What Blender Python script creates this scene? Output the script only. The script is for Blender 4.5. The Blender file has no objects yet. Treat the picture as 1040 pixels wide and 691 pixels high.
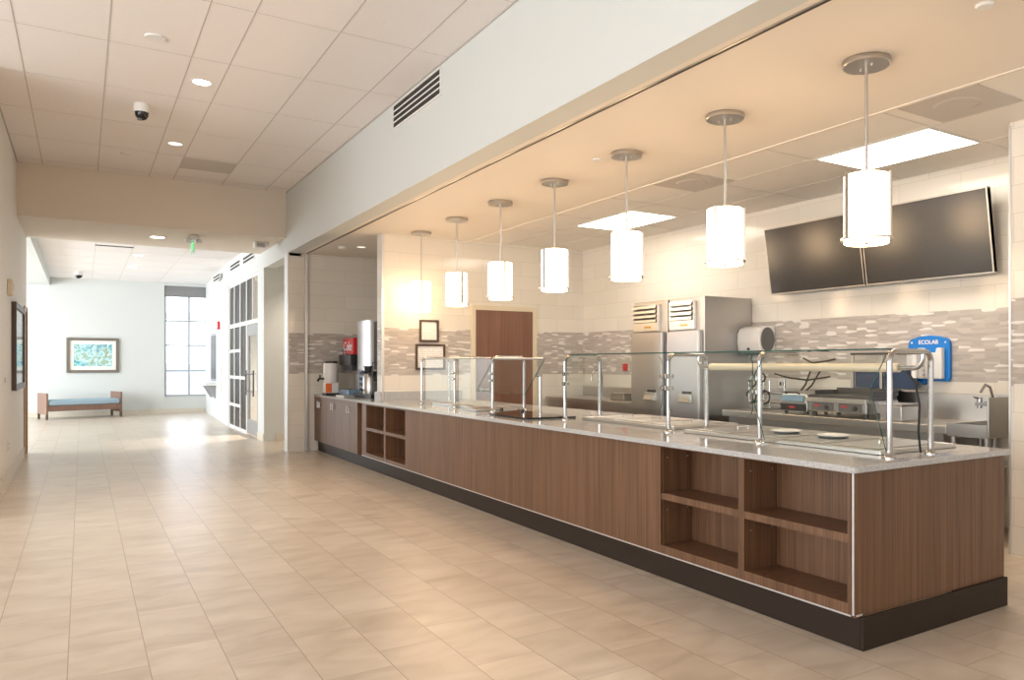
import bpy, bmesh, math, random
from mathutils import Vector, Matrix
random.seed(7)
PI = math.pi
scene = bpy.context.scene
COL = scene.collection

# ------------------------------------------------------------------ materials
def new_mat(name):
    m = bpy.data.materials.new(name); m.use_nodes = True
    nt = m.node_tree
    return m, nt, nt.nodes['Principled BSDF']

def pbr(name, col, rough=.5, metal=0., spec=.5, noise=0., nscale=8., bump=0., bscale=40., coat=0.):
    m, nt, b = new_mat(name)
    b.inputs['Base Color'].default_value = (*col, 1)
    b.inputs['Roughness'].default_value = rough
    b.inputs['Metallic'].default_value = metal
    b.inputs['Specular IOR Level'].default_value = spec
    b.inputs['Coat Weight'].default_value = coat
    if noise or bump:
        tc = nt.nodes.new('ShaderNodeTexCoord')
    if noise:
        n = nt.nodes.new('ShaderNodeTexNoise'); n.inputs['Scale'].default_value = nscale; n.inputs['Detail'].default_value = 4
        r = nt.nodes.new('ShaderNodeValToRGB')
        lo = [max(0, c*(1-noise)) for c in col]; hi = [min(1, c*(1+noise)) for c in col]
        r.color_ramp.elements[0].color = (*lo, 1); r.color_ramp.elements[1].color = (*hi, 1)
        r.color_ramp.elements[0].position = .3; r.color_ramp.elements[1].position = .7
        nt.links.new(tc.outputs['Object'], n.inputs['Vector']); nt.links.new(n.outputs['Fac'], r.inputs['Fac'])
        nt.links.new(r.outputs['Color'], b.inputs['Base Color'])
    if bump:
        n2 = nt.nodes.new('ShaderNodeTexNoise'); n2.inputs['Scale'].default_value = bscale
        bp = nt.nodes.new('ShaderNodeBump'); bp.inputs['Strength'].default_value = bump; bp.inputs['Distance'].default_value = .01
        nt.links.new(tc.outputs['Object'], n2.inputs['Vector']); nt.links.new(n2.outputs['Fac'], bp.inputs['Height'])
        nt.links.new(bp.outputs['Normal'], b.inputs['Normal'])
    return m

def emit(name, col, strength):
    m, nt, b = new_mat(name)
    b.inputs['Base Color'].default_value = (*col, 1)
    b.inputs['Emission Color'].default_value = (*col, 1)
    b.inputs['Emission Strength'].default_value = strength
    return m

def glass_mat(name, tint=(.97, .99, .98), rough=0., refl=1.):
    m = bpy.data.materials.new(name); m.use_nodes = True; nt = m.node_tree; nt.nodes.clear()
    out = nt.nodes.new('ShaderNodeOutputMaterial')
    tr = nt.nodes.new('ShaderNodeBsdfTransparent'); tr.inputs[0].default_value = (*tint, 1)
    gl = nt.nodes.new('ShaderNodeBsdfGlossy'); gl.inputs['Roughness'].default_value = rough
    fr = nt.nodes.new('ShaderNodeLayerWeight'); fr.inputs[0].default_value = .5
    pw = nt.nodes.new('ShaderNodeMath'); pw.operation = 'POWER'; pw.inputs[1].default_value = 5.
    nt.links.new(fr.outputs['Facing'], pw.inputs[0])
    mu = nt.nodes.new('ShaderNodeMath'); mu.operation = 'MULTIPLY_ADD'; mu.inputs[1].default_value = .9*refl; mu.inputs[2].default_value = .035*refl
    mx = nt.nodes.new('ShaderNodeMixShader')
    L = nt.links.new
    L(pw.outputs[0], mu.inputs[0]); L(mu.outputs[0], mx.inputs[0]); L(tr.outputs[0], mx.inputs[1]); L(gl.outputs[0], mx.inputs[2]); L(mx.outputs[0], out.inputs[0])
    return m

def N(nt, t, **kw):
    n = nt.nodes.new(t)
    for k, v in kw.items():
        setattr(n, k, v)
    return n
def M_(nt, op, a, b=None, c=None):
    n = nt.nodes.new('ShaderNodeMath'); n.operation = op
    for i, v in enumerate((a, b, c)):
        if v is None: continue
        if isinstance(v, (int, float)): n.inputs[i].default_value = v
        else: nt.links.new(v, n.inputs[i])
    return n.outputs[0]

def wall_uv(nt):
    """world metres: u along the wall whichever way it faces, v = height"""
    g = N(nt, 'ShaderNodeNewGeometry')
    sp = N(nt, 'ShaderNodeSeparateXYZ'); nt.links.new(g.outputs['Position'], sp.inputs[0])
    sn = N(nt, 'ShaderNodeSeparateXYZ'); nt.links.new(g.outputs['True Normal'], sn.inputs[0])
    facing = M_(nt, 'GREATER_THAN', M_(nt, 'ABSOLUTE', sn.outputs[0]), .5)
    u = M_(nt, 'ADD', M_(nt, 'MULTIPLY', sp.outputs[1], facing), M_(nt, 'MULTIPLY', sp.outputs[0], M_(nt, 'SUBTRACT', 1., facing)))
    cb = N(nt, 'ShaderNodeCombineXYZ'); nt.links.new(u, cb.inputs[0]); nt.links.new(sp.outputs[2], cb.inputs[1])
    return cb.outputs[0], sp.outputs[2]

def brick(nt, vec, w, h, mortar, offset=.5, freq=2):
    b = N(nt, 'ShaderNodeTexBrick'); b.offset = offset; b.offset_frequency = freq
    b.inputs['Color1'].default_value = (0, 0, 0, 1); b.inputs['Color2'].default_value = (1, 1, 1, 1); b.inputs['Mortar'].default_value = (.5, .5, .5, 1)
    b.inputs['Scale'].default_value = 1; b.inputs['Mortar Size'].default_value = mortar; b.inputs['Mortar Smooth'].default_value = .1
    b.inputs['Bias'].default_value = 0; b.inputs['Brick Width'].default_value = w; b.inputs['Row Height'].default_value = h
    nt.links.new(vec, b.inputs['Vector'])
    return b

def ramp(nt, fac, stops, mode='LINEAR'):
    r = N(nt, 'ShaderNodeValToRGB'); r.color_ramp.interpolation = mode
    e = r.color_ramp.elements
    while len(e) < len(stops): e.new(.5)
    for i, (p, c) in enumerate(stops):
        e[i].position = p; e[i].color = (*c, 1)
    nt.links.new(fac, r.inputs[0])
    return r.outputs[0]

def mix(nt, fac, a, b):
    m = N(nt, 'ShaderNodeMix', data_type='RGBA')
    if isinstance(fac, (int, float)): m.inputs[0].default_value = fac
    else: nt.links.new(fac, m.inputs[0])
    for i, v in ((6, a), (7, b)):
        if isinstance(v, tuple): m.inputs[i].default_value = (*v, 1)
        else: nt.links.new(v, m.inputs[i])
    return m.outputs[2]

def tile_wall_mat():
    m, nt, b = new_mat('glazed_wall_tile'); b.inputs['Specular IOR Level'].default_value = .32
    vec, z = wall_uv(nt)
    mp = N(nt, 'ShaderNodeMapping'); mp.inputs['Location'].default_value = (.12, -.008, 0); nt.links.new(vec, mp.inputs[0])
    tile = brick(nt, mp.outputs[0], .61, .2035, .0016)
    tcol = ramp(nt, tile.outputs['Color'], [(0, (.74, .695, .62)), (1, (.79, .745, .67))])
    tcol = mix(nt, tile.outputs['Fac'], tcol, (.55, .51, .45))
    mp2 = N(nt, 'ShaderNodeMapping'); mp2.inputs['Location'].default_value = (.03, -.0035, 0); nt.links.new(vec, mp2.inputs[0])
    # wobble the joints a little so that neighbouring sticks interlock
    mp2.inputs['Scale'].default_value = (1/.118, 1/.0225, 1)
    mos = N(nt, 'ShaderNodeTexVoronoi', voronoi_dimensions='2D'); mos.inputs['Scale'].default_value = 1; mos.inputs['Randomness'].default_value = .62
    nt.links.new(mp2.outputs[0], mos.inputs['Vector'])
    msep = N(nt, 'ShaderNodeSeparateColor'); nt.links.new(mos.outputs['Color'], msep.inputs[0]); mrand = msep.outputs[0]
    mcol = ramp(nt, mrand, [(0, (.43, .385, .345)), (.2, (.50, .45, .405)), (.42, (.455, .415, .375)), (.6, (.54, .49, .445)), (.72, (.48, .44, .40)), (.84, (.76, .725, .68))], 'CONSTANT')
    band = M_(nt, 'MULTIPLY', M_(nt, 'GREATER_THAN', z, 1.212), M_(nt, 'LESS_THAN', z, 1.845))
    col = mix(nt, band, tcol, mcol)
    nt.links.new(col, b.inputs['Base Color'])
    rg = ramp(nt, mrand, [(0, (.42,)*3), (.5, (.28,)*3), (.86, (.10,)*3)], 'CONSTANT')
    rr = mix(nt, band, (.10, .10, .10), rg)
    nt.links.new(rr, b.inputs['Roughness'])
    bp = N(nt, 'ShaderNodeBump'); bp.inputs['Strength'].default_value = .25; bp.inputs['Distance'].default_value = .002; bp.invert = True
    nt.links.new(mix(nt, band, tile.outputs['Fac'], mos.outputs['Distance']), bp.inputs['Height'])
    nt.links.new(bp.outputs[0], b.inputs['Normal'])
    return m

def floor_mat():
    m, nt, b = new_mat('stone_look_floor_tile')
    g = N(nt, 'ShaderNodeNewGeometry'); sp = N(nt, 'ShaderNodeSeparateXYZ'); nt.links.new(g.outputs['Position'], sp.inputs[0])
    x = M_(nt, 'ADD', sp.outputs[0], .055 + 31.0)
    colid = M_(nt, 'FLOOR', M_(nt, 'DIVIDE', x, .31))
    # each column of tiles is slid a third of a tile against the one beside it
    y = M_(nt, 'ADD', M_(nt, 'SUBTRACT', sp.outputs[1], M_(nt, 'MULTIPLY', colid, .205)), -4.644 + .615*100 + .205*100)
    yy = M_(nt, 'DIVIDE', y, .615)
    cb = N(nt, 'ShaderNodeCombineXYZ'); nt.links.new(M_(nt, 'FLOOR', yy), cb.inputs[0]); nt.links.new(colid, cb.inputs[1])
    wn = N(nt, 'ShaderNodeTexWhiteNoise', noise_dimensions='2D'); nt.links.new(cb.outputs[0], wn.inputs['Vector'])
    cd_ = M_(nt, 'ABSOLUTE', M_(nt, 'SUBTRACT', M_(nt, 'FRACT', yy), .5))
    mr = N(nt, 'ShaderNodeMapRange', interpolation_type='SMOOTHSTEP'); mr.inputs[1].default_value = .488; mr.inputs[2].default_value = .4985; nt.links.new(cd_, mr.inputs[0]); cross = mr.outputs[0]
    n1 = N(nt, 'ShaderNodeTexNoise'); n1.inputs['Scale'].default_value = 2.4; n1.inputs['Detail'].default_value = 7; n1.inputs['Roughness'].default_value = .5; n1.inputs['Distortion'].default_value = .7
    mp = N(nt, 'ShaderNodeMapping'); mp.inputs['Scale'].default_value = (1., 2.2, 1.)
    ad = N(nt, 'ShaderNodeVectorMath'); ad.operation = 'ADD'
    sc = N(nt, 'ShaderNodeVectorMath'); sc.operation = 'SCALE'; sc.inputs['Scale'].default_value = 9.
    nt.links.new(wn.outputs['Color'], sc.inputs[0]); nt.links.new(sc.outputs[0], ad.inputs[0]); nt.links.new(g.outputs['Position'], ad.inputs[1])
    nt.links.new(ad.outputs[0], mp.inputs[0]); nt.links.new(mp.outputs[0], n1.inputs['Vector'])
    stone = ramp(nt, n1.outputs['Fac'], [(.25, (.47, .385, .295)), (.45, (.575, .48, .38)), (.72, (.66, .57, .47))])
    tint = ramp(nt, wn.outputs['Value'], [(0, (.93, .925, .92)), (1, (1.0, 1.0, 1.0))])
    mm = N(nt, 'ShaderNodeMix', data_type='RGBA', blend_type='MULTIPLY'); mm.inputs[0].default_value = 1
    nt.links.new(stone, mm.inputs[6]); nt.links.new(tint, mm.inputs[7])
    fx = M_(nt, 'FRACT', M_(nt, 'DIVIDE', x, .31)); edge = M_(nt, 'GREATER_THAN', M_(nt, 'ABSOLUTE', M_(nt, 'SUBTRACT', fx, .5)), .4935)
    col = mix(nt, M_(nt, 'MULTIPLY', cross, .62), mm.outputs[2], (.41, .325, .25))
    col = mix(nt, edge, col, (.30, .22, .155))
    nt.links.new(col, b.inputs['Base Color'])
    rr = ramp(nt, n1.outputs['Fac'], [(.3, (.285,)*3), (.7, (.31,)*3)])
    nt.links.new(rr, b.inputs['Roughness'])
    b.inputs['Specular IOR Level'].default_value = .5
    return m

def wood_mat(name, dark, mid, light, scale=1., rough=.42):
    m, nt, b = new_mat(name)
    g = N(nt, 'ShaderNodeNewGeometry')
    mp = N(nt, 'ShaderNodeMapping'); mp.inputs['Scale'].default_value = (150*scale, 150*scale, 1.6*scale); nt.links.new(g.outputs['Position'], mp.inputs[0])
    n1 = N(nt, 'ShaderNodeTexNoise'); n1.inputs['Scale'].default_value = 1; n1.inputs['Detail'].default_value = 3; nt.links.new(mp.outputs[0], n1.inputs['Vector'])
    mp2 = N(nt, 'ShaderNodeMapping'); mp2.inputs['Scale'].default_value = (22*scale, 22*scale, .5*scale); nt.links.new(g.outputs['Position'], mp2.inputs[0])
    n2 = N(nt, 'ShaderNodeTexNoise'); n2.inputs['Scale'].default_value = 1; n2.inputs['Detail'].default_value = 2; nt.links.new(mp2.outputs[0], n2.inputs['Vector'])
    f = M_(nt, 'ADD', M_(nt, 'MULTIPLY', n1.outputs['Fac'], .65), M_(nt, 'MULTIPLY', n2.outputs['Fac'], .35))
    c = ramp(nt, f, [(.33, dark), (.5, mid), (.66, light)])
    nt.links.new(c, b.inputs['Base Color']); b.inputs['Roughness'].default_value = rough
    return m

def quartz_mat():
    m, nt, b = new_mat('speckled_quartz')
    g = N(nt, 'ShaderNodeNewGeometry')
    v = N(nt, 'ShaderNodeTexVoronoi'); v.inputs['Scale'].default_value = 260; nt.links.new(g.outputs['Position'], v.inputs['Vector'])
    s = N(nt, 'ShaderNodeSeparateColor'); nt.links.new(v.outputs['Color'], s.inputs[0])
    c = ramp(nt, s.outputs[0], [(0, (.30, .30, .30)), (.12, (.43, .43, .425)), (.5, (.48, .48, .475)), (.85, (.56, .56, .55))], 'CONSTANT')
    nt.links.new(c, b.inputs['Base Color']); b.inputs['Roughness'].default_value = .09
    return m

def steel_mat(name, col=(.62, .60, .57), rough=.24, dirn=(1, 1, 60)):
    m, nt, b = new_mat(name)
    b.inputs['Base Color'].default_value = (*col, 1); b.inputs['Metallic'].default_value = 1
    tc = N(nt, 'ShaderNodeTexCoord'); mp = N(nt, 'ShaderNodeMapping'); mp.inputs['Scale'].default_value = dirn
    n = N(nt, 'ShaderNodeTexNoise'); n.inputs['Scale'].default_value = 6; n.inputs['Detail'].default_value = 3
    nt.links.new(tc.outputs['Object'], mp.inputs[0]); nt.links.new(mp.outputs[0], n.inputs['Vector'])
    nt.links.new(ramp(nt, n.outputs['Fac'], [(.3, (rough*.93,)*3), (.7, (rough*1.12,)*3)]), b.inputs['Roughness'])
    return m

def painting_mat():
    m, nt, b = new_mat('abstract_watercolour')
    tc = N(nt, 'ShaderNodeTexCoord')
    n = N(nt, 'ShaderNodeTexNoise'); n.inputs['Scale'].default_value = 5; n.inputs['Detail'].default_value = 3; n.inputs['Distortion'].default_value = 1.5
    nt.links.new(tc.outputs['Object'], n.inputs['Vector'])
    s = N(nt, 'ShaderNodeSeparateColor'); nt.links.new(n.outputs['Color'], s.inputs[0])
    c = ramp(nt, s.outputs[0], [(.30, (.02, .12, .24)), (.40, (.03, .30, .36)), (.46, (.25, .60, .62)), (.51, (.75, .82, .80)), (.56, (.03, .34, .28)), (.62, (.32, .42, .12)), (.70, (.18, .10, .06))])
    c2 = ramp(nt, s.outputs[1], [(.35, (.12, .60, .66)), (.48, (.85, .90, .90)), (.6, (.55, .72, .74)), (.7, (.75, .70, .45))])
    nt.links.new(mix(nt, .3, c, c2), b.inputs['Base Color']); b.inputs['Roughness'].default_value = .3
    return m

def paper_mat():
    m, nt, b = new_mat('printed_paper')
    tc = N(nt, 'ShaderNodeTexCoord'); sp = N(nt, 'ShaderNodeSeparateXYZ'); nt.links.new(tc.outputs['Generated'], sp.inputs[0])
    rows = M_(nt, 'FRACT', M_(nt, 'MULTIPLY', sp.outputs[2], 11.))
    on = M_(nt, 'LESS_THAN', rows, .28)
    n = N(nt, 'ShaderNodeTexNoise'); n.inputs['Scale'].default_value = 14; nt.links.new(tc.outputs['Generated'], n.inputs['Vector'])
    on = M_(nt, 'MULTIPLY', on, M_(nt, 'GREATER_THAN', n.outputs['Fac'], .47))
    nt.links.new(mix(nt, M_(nt, 'MULTIPLY', on, .5), (.86, .84, .82), (.30, .28, .30)), b.inputs['Base Color']); b.inputs['Roughness'].default_value = .25
    return m

GLOW = 13.
MAT = dict(
    floor=floor_mat(), tile=tile_wall_mat(), quartz=quartz_mat(),
    paint=pbr('wall_paint', (.645, .665, .645), .6), soffit=pbr('soffit_paint', (.82, .76, .68), .6),
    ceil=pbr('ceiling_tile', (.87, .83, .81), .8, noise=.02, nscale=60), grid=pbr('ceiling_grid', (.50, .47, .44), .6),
    ceil_kitchen=pbr('kitchen_ceiling_tile', (.91, .87, .81), .8), grid_kitchen=pbr('kitchen_ceiling_grid', (.72, .68, .62), .6),
    beam=pbr('warm_shaded_beam', (.74, .66, .56), .6), paint_lit=pbr('lit_wall_paint', (.83, .81, .78), .6),  # warm shade put into the beam's tan, hall light into the paler left wall
    base=pbr('pale_baseboard', (.66, .60, .50), .45), plinth=pbr('black_brown_plinth', (.030, .020, .014), .5, spec=.2),
    walnut=wood_mat('walnut_laminate', (.075, .033, .015), (.135, .065, .031), (.200, .104, .055)),
    cherry=wood_mat('brown_wood', (.15, .07, .045), (.20, .10, .065), (.25, .13, .085), .6),
    maple=wood_mat('light_wood', (.42, .29, .18), (.50, .36, .23), (.56, .41, .28), .5),
    frame=wood_mat('dark_frame_wood', (.05, .035, .025), (.075, .05, .036), (.10, .07, .05), 1.),
    grey_frame=pbr('grey_brown_frame', (.17, .14, .115), .5), red_wood=wood_mat('reddish_wood', (.16, .085, .058), (.21, .115, .08), (.26, .15, .11), .7),
    trim=pbr('aluminium_trim', (.66, .66, .66), .35, .6), chrome=pbr('chrome', (.46, .455, .45), .14, 1.),
    nickel=pbr('brushed_nickel', (.58, .55, .51), .30, 1.), steel=steel_mat('brushed_steel', (.50, .49, .48), .34), steel_flat=steel_mat('polished_steel', (.60, .585, .56), .31, (40, 1, 1)),
    dark_steel=pbr('dark_steel', (.10, .10, .105), .35, .8), black=pbr('black_plastic', (.015, .015, .016), .35), rubber=pbr('black_rubber', (.012, .012, .012), .6),
    screen=pbr('black_screen', (.028, .025, .023), .21, spec=1.), black_glass=pbr('black_glass', (.01, .01, .01), .05),
    glass=glass_mat('clear_glass'), guard_edge=pbr('green_glass_edge', (.015, .10, .075), .1), win_glass=glass_mat('window_glass', (.97, .98, 1.), 0, .6),
    dark_glass=pbr('dark_glazing', (.045, .042, .040), .35, spec=.15), door_grey=pbr('grey_door_metal', (.30, .30, .30), .4, .4),
    white=pbr('white_plastic', (.80, .79, .77), .35), grey=pbr('grey_plastic', (.36, .36, .37), .45), smoke=pbr('grey_smoked_plastic', (.14, .14, .14), .2),
    blue=pbr('blue_plastic', (.0, .19, .62), .35), red=pbr('red_plastic', (.60, .02, .025), .35), orange=pbr('orange_label', (.80, .16, .03), .5),
    cushion=pbr('light_blue_fabric', (.33, .45, .53), .9, bump=.3, bscale=300), mat_board=pbr('cream_mat_board', (.85, .83, .76), .8), painting=painting_mat(), paper=paper_mat(),
    shade_fabric=pbr('grey_roller_shade', (.25, .25, .25), .9), light_blue=pbr('pale_blue_metal', (.30, .45, .60), .25, .3), navy=pbr('dark_blue_panel', (.03, .055, .11), .25),
    opal=emit('lit_opal_diffuser', (1., .70, .42), GLOW), opal_top=emit('lit_opal_top', (1., .72, .45), GLOW*.25), troffer=emit('lit_prismatic_lens', (1., .91, .78), 11.), down=emit('lit_downlight_lens', (1., .93, .84), 12.), down_dim=emit('dim_downlight_lens', (1., .9, .78), 1.2),
    green=emit('green_exit_letters', (.10, .8, .25), 1.2), acrylic=pbr('pale_green_acrylic', (.45, .85, .55), .15),
    win_frame=pbr('grey_window_frame', (.42, .44, .46), .4),
    sky_block=pbr('added_white_sky_block', (.80, .80, .78), .8),  # added sheets that shut sky light out of unseen openings
    cup=glass_mat('clear_plastic', (.78, .80, .82), .08, 2.5),
    letter=pbr('white_lettering', (.85, .85, .85), .5), asphalt=pbr('pale_paving', (.42, .44, .47), .9), vent_grey=pbr('grey_perforated_metal', (.60, .56, .52), .6, noise=.08, nscale=200),
    slot=pbr('vent_shadow_gap', (.035, .033, .03), .7), tan=pbr('cream_enamel', (.70, .62, .47), .35), lamp_tube=pbr('cream_lamp_housing', (.80, .70, .54), .3, .25), badge=pbr('brass_badge', (.55, .36, .10), .3, .8), hill=pbr('far_building_grey', (.55, .60, .66), .9),
)
def lerp_mats(mesh, mats):
    for m in mats: mesh.materials.append(m)

# ------------------------------------------------------------------ mesh builder
class MB:
    def __init__(s):
        s.bm = bmesh.new(); s.mi = 0
    def _faces(s, fs):
        for f in fs: f.material_index = s.mi
    def box(s, x0, x1, y0, y1, z0, z1):
        v = [s.bm.verts.new(p) for p in ((x0,y0,z0),(x1,y0,z0),(x1,y1,z0),(x0,y1,z0),(x0,y0,z1),(x1,y0,z1),(x1,y1,z1),(x0,y1,z1))]
        s._faces([s.bm.faces.new([v[i] for i in q]) for q in ((3,2,1,0),(4,5,6,7),(0,1,5,4),(1,2,6,5),(2,3,7,6),(3,0,4,7))])
        return s
    def prism(s, pts, a, lo, hi):
        """polygon pts extruded along axis a ('x','y','z')"""
        def P(p, w): return {'x': (w, p[0], p[1]), 'y': (p[0], w, p[1]), 'z': (p[0], p[1], w)}[a]
        A = [s.bm.verts.new(P(p, lo)) for p in pts]; B = [s.bm.verts.new(P(p, hi)) for p in pts]
        n = len(pts); fs = []
        fs.append(s.bm.faces.new(A[::-1])); fs.append(s.bm.faces.new(B))
        for i in range(n): fs.append(s.bm.faces.new((A[i], A[(i+1) % n], B[(i+1) % n], B[i])))
        s._faces(fs); return s
    def cyl(s, c, r, z0, z1, n=24, a='z', r2=None):
        if r2 is None: r2 = r
        pr = []
        for rr, w in ((r, z0), (r2, z1)):
            ring = []
            for i in range(n):
                t = 2*PI*i/n; p = (c[0]+rr*math.cos(t), c[1]+rr*math.sin(t))
                ring.append(s.bm.verts.new({'x': (w, p[0], p[1]), 'y': (p[0], w, p[1]), 'z': (p[0], p[1], w)}[a]))
            pr.append(ring)
        A, B = pr
        fs = [s.bm.faces.new(A[::-1]), s.bm.faces.new(B)]
        for i in range(n): fs.append(s.bm.faces.new((A[i], A[(i+1) % n], B[(i+1) % n], B[i])))
        s._faces(fs); return s
    def lathe(s, prof, c=(0,0), n=28):
        rings = []
        for r, z in prof:
            if r < 1e-6: rings.append([s.bm.verts.new((c[0], c[1], z))])
            else: rings.append([s.bm.verts.new((c[0]+r*math.cos(2*PI*i/n), c[1]+r*math.sin(2*PI*i/n), z)) for i in range(n)])
        fs = []
        for A, B in zip(rings, rings[1:]):
            for i in range(n):
                j = (i+1) % n
                q = []
                q.append(A[i] if len(A) > 1 else A[0])
                if len(A) > 1: q.append(A[j])
                q.append(B[j] if len(B) > 1 else B[0])
                if len(B) > 1: q.append(B[i])
                if len(q) >= 3: fs.append(s.bm.faces.new(q))
        s._faces(fs); return s
    def tube(s, pts, r, n=14, closed=False):
        pts = [Vector(p) for p in pts]; m = len(pts)
        rings = []; up = None
        for i, p in enumerate(pts):
            if i == 0: t = pts[1]-p
            elif i == m-1: t = p-pts[i-1]
            else: t = (pts[i+1]-p).normalized() + (p-pts[i-1]).normalized()
            t.normalize()
            if up is None:
                up = t.orthogonal().normalized()
            else:
                up = (up - t*up.dot(t)); up.normalize()
            w = t.cross(up)
            rings.append([s.bm.verts.new(p + (up*math.cos(2*PI*k/n) + w*math.sin(2*PI*k/n))*r) for k in range(n)])
        fs = []
        for A, B in zip(rings, rings[1:]):
            for k in range(n): fs.append(s.bm.faces.new((A[k], A[(k+1) % n], B[(k+1) % n], B[k])))
        fs.append(s.bm.faces.new(rings[0][::-1])); fs.append(s.bm.faces.new(rings[-1]))
        s._faces(fs); return s
    def slab(s, a, b, c, d, t, rim=(0, 1, 2, 3)):
        """thin pane between corners a b c d (in order), thickness t along its normal; the rim gets material 1"""
        a, b, c, d = map(Vector, (a, b, c, d)); nrm = (b-a).cross(d-a).normalized()*t/2
        lo = [s.bm.verts.new(p-nrm) for p in (a, b, c, d)]; hi = [s.bm.verts.new(p+nrm) for p in (a, b, c, d)]
        f1 = s.bm.faces.new(lo[::-1]); f2 = s.bm.faces.new(hi)
        for i in range(4):
            f = s.bm.faces.new((lo[i], lo[(i+1) % 4], hi[(i+1) % 4], hi[i])); f.material_index = 1 if i in rim else 0
        return s
    def build(s, name, mat, parent=None, bevel=0., smooth=False, seg=2):
        bmesh.ops.recalc_face_normals(s.bm, faces=s.bm.faces[:])
        me = bpy.data.meshes.new(name); s.bm.to_mesh(me); s.bm.free()
        for m in (mat if isinstance(mat, (list, tuple)) else [mat]): me.materials.append(m)
        if smooth:
            for p in me.polygons: p.use_smooth = True
            try: me.set_sharp_from_angle(angle=math.radians(40))
            except Exception: pass
        o = bpy.data.objects.new(name, me); COL.objects.link(o)
        if parent: o.parent = parent
        if bevel:
            md = o.modifiers.new('edge', 'BEVEL'); md.width = bevel; md.segments = seg; md.limit_method = 'ANGLE'
        return o

def bx(name, mat, x0, x1, y0, y1, z0, z1, parent=None, bevel=0.):
    return MB().box(x0, x1, y0, y1, z0, z1).build(name, mat, parent, bevel)
def arc(c, r, a0, a1, n, f):
    """points on an arc; f maps (u, v) to 3-D"""
    return [f(c[0]+r*math.cos(a0+(a1-a0)*i/n), c[1]+r*math.sin(a0+(a1-a0)*i/n)) for i in range(n+1)]
def tag(o, label, cat, group=None):
    o['label'] = label; o['category'] = cat
    if group: o['group'] = group
    return o
def thing(name, label, cat, loc=(0,0,0), rz=0., group=None):
    o = bpy.data.objects.new(name, None); COL.objects.link(o); o.empty_display_size = .1
    o.location = loc; o.rotation_euler = (0, 0, rz)
    return tag(o, label, cat, group)
def struct(o): o['kind'] = 'structure'; return o
def sbx(name, mat, *a, parent=None, bevel=0.): 
    o = bx(name, mat, *a, parent=parent, bevel=bevel)
    return o if parent else struct(o)
def dup(root, loc=None, rz=None, label=None, group=None):
    r = root.copy(); COL.objects.link(r)
    if loc is not None: r.location = loc
    if rz is not None: r.rotation_euler = (0, 0, rz)
    if label: r['label'] = label
    if group: r['group'] = group
    for ch in list(root.children):
        c = ch.copy(); COL.objects.link(c); c.parent = r
        for g in list(ch.children):
            d = g.copy(); COL.objects.link(d); d.parent = c
    return r
def text(name, body, size, mat, parent, loc, rot, extr=.001, shear=0., bold=0.):
    cu = bpy.data.curves.new(name, 'FONT'); cu.body = body; cu.size = size; cu.extrude = extr; cu.align_x = 'CENTER'; cu.align_y = 'CENTER'; cu.shear = shear; cu.offset = bold
    cu.materials.append(mat)
    tmp = bpy.data.objects.new(name, cu); me = bpy.data.meshes.new_from_object(tmp); bpy.data.objects.remove(tmp)
    me.name = name
    o = bpy.data.objects.new(name, me); COL.objects.link(o); o.parent = parent; o.location = loc; o.rotation_euler = rot
    return o
FACE_HALL = (PI/2, 0, -PI/2)     # lettering that faces -X
FACE_NEAR = (PI/2, 0, 0)         # lettering that faces -Y

# ------------------------------------------------------------------ dimensions (metres)
XL, XW = -.72, 2.66              # hall walls
ZC, ZS, ZB, ZF = 4.038, 3.087, 3.327, 3.58
XK, YK = 6.45, 9.95              # kitchen back wall, kitchen partition
YA = 12.5                        # end wall of the serving opening
YE = 24.0                        # end wall of the lobby
XP = 3.075; ZT = .887; ZU = .855

# ------------------------------------------------------------------ setting
struct(bx('floor', MAT['floor'], -6.2, 7.2, -6.2, 24.3, -.12, 0))
# hall right wall with its openings
sbx('wall_right', MAT['paint'], XW, XW+.2, -6.2, YA, ZS, 4.3)
sbx('wall_right_far', MAT['paint'], XW, XW+.2, YA, 18.28, 3.045, 4.3)
o = MB().box(XW, XW+.2, 14.37, 14.93, 0, 3.045).build('wall_right_pier', MAT['paint']); struct(o)
o = MB().prism([(XW, 18.28), (XW+.2, 18.28), (3.12, 24.2), (2.92, 24.2)], 'z', 0, 4.3).build('wall_right_lobby', MAT['paint']); struct(o)
# end wall of the serving opening, tiled, and its corner guards
sbx('wall_alcove_end', MAT['tile'], XW, 6.65, YA, YA+.22, 0, ZS)
sbx('trim_1', MAT['trim'], XW-.004, XW+.018, YA-.004, YA+.225, 0, ZS)
sbx('trim_2', MAT['trim'], 2.905, 2.945, YA-.055, YA, 0, ZS)
sbx('trim_3', MAT['slot'], 2.918, 2.940, -6., YA-.055, ZS-.004, ZS+.0005)
sbx('trim_4', MAT['nickel'], 2.908, 2.918, -6., YA-.055, ZS-.004, ZS+.0005)
# ceilings
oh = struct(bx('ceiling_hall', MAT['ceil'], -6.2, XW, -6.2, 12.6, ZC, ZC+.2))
g = MB()
XG = (-1.05, -.44, .18, .795, 1.10, 1.735, 2.35)
YG = [6.25+1.216*k for k in range(-10, 6)]
for x in XG: g.box(x-.004, x+.004, -6.1, 12.6, ZC-.002, ZC)
for y in YG:
    for a, b in zip((-6.2,)+XG, XG+(XW,)): g.box(a+.008, b-.008, y-.0018, y+.0018, ZC-.002, ZC)
g.build('grid', MAT['grid'], oh)
struct(bx('ceiling_soffit', MAT['soffit'], XW+.2, 4.55, -6.2, YA, ZS, ZS+.15))
ok = struct(bx('ceiling_kitchen', MAT['ceil_kitchen'], 4.55, 6.65, -6.2, YA, ZS+.022, ZS+.18))
g = MB()
for x in (5.18, 5.89): g.box(x-.008, x+.008, -6.1, YK, ZS+.019, ZS+.022)
for k in range(-8, 6):
    y = 3.32+1.09*k; g.box(4.56, 6.44, y-.006, y+.006, ZS+.020, ZS+.022)
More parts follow.
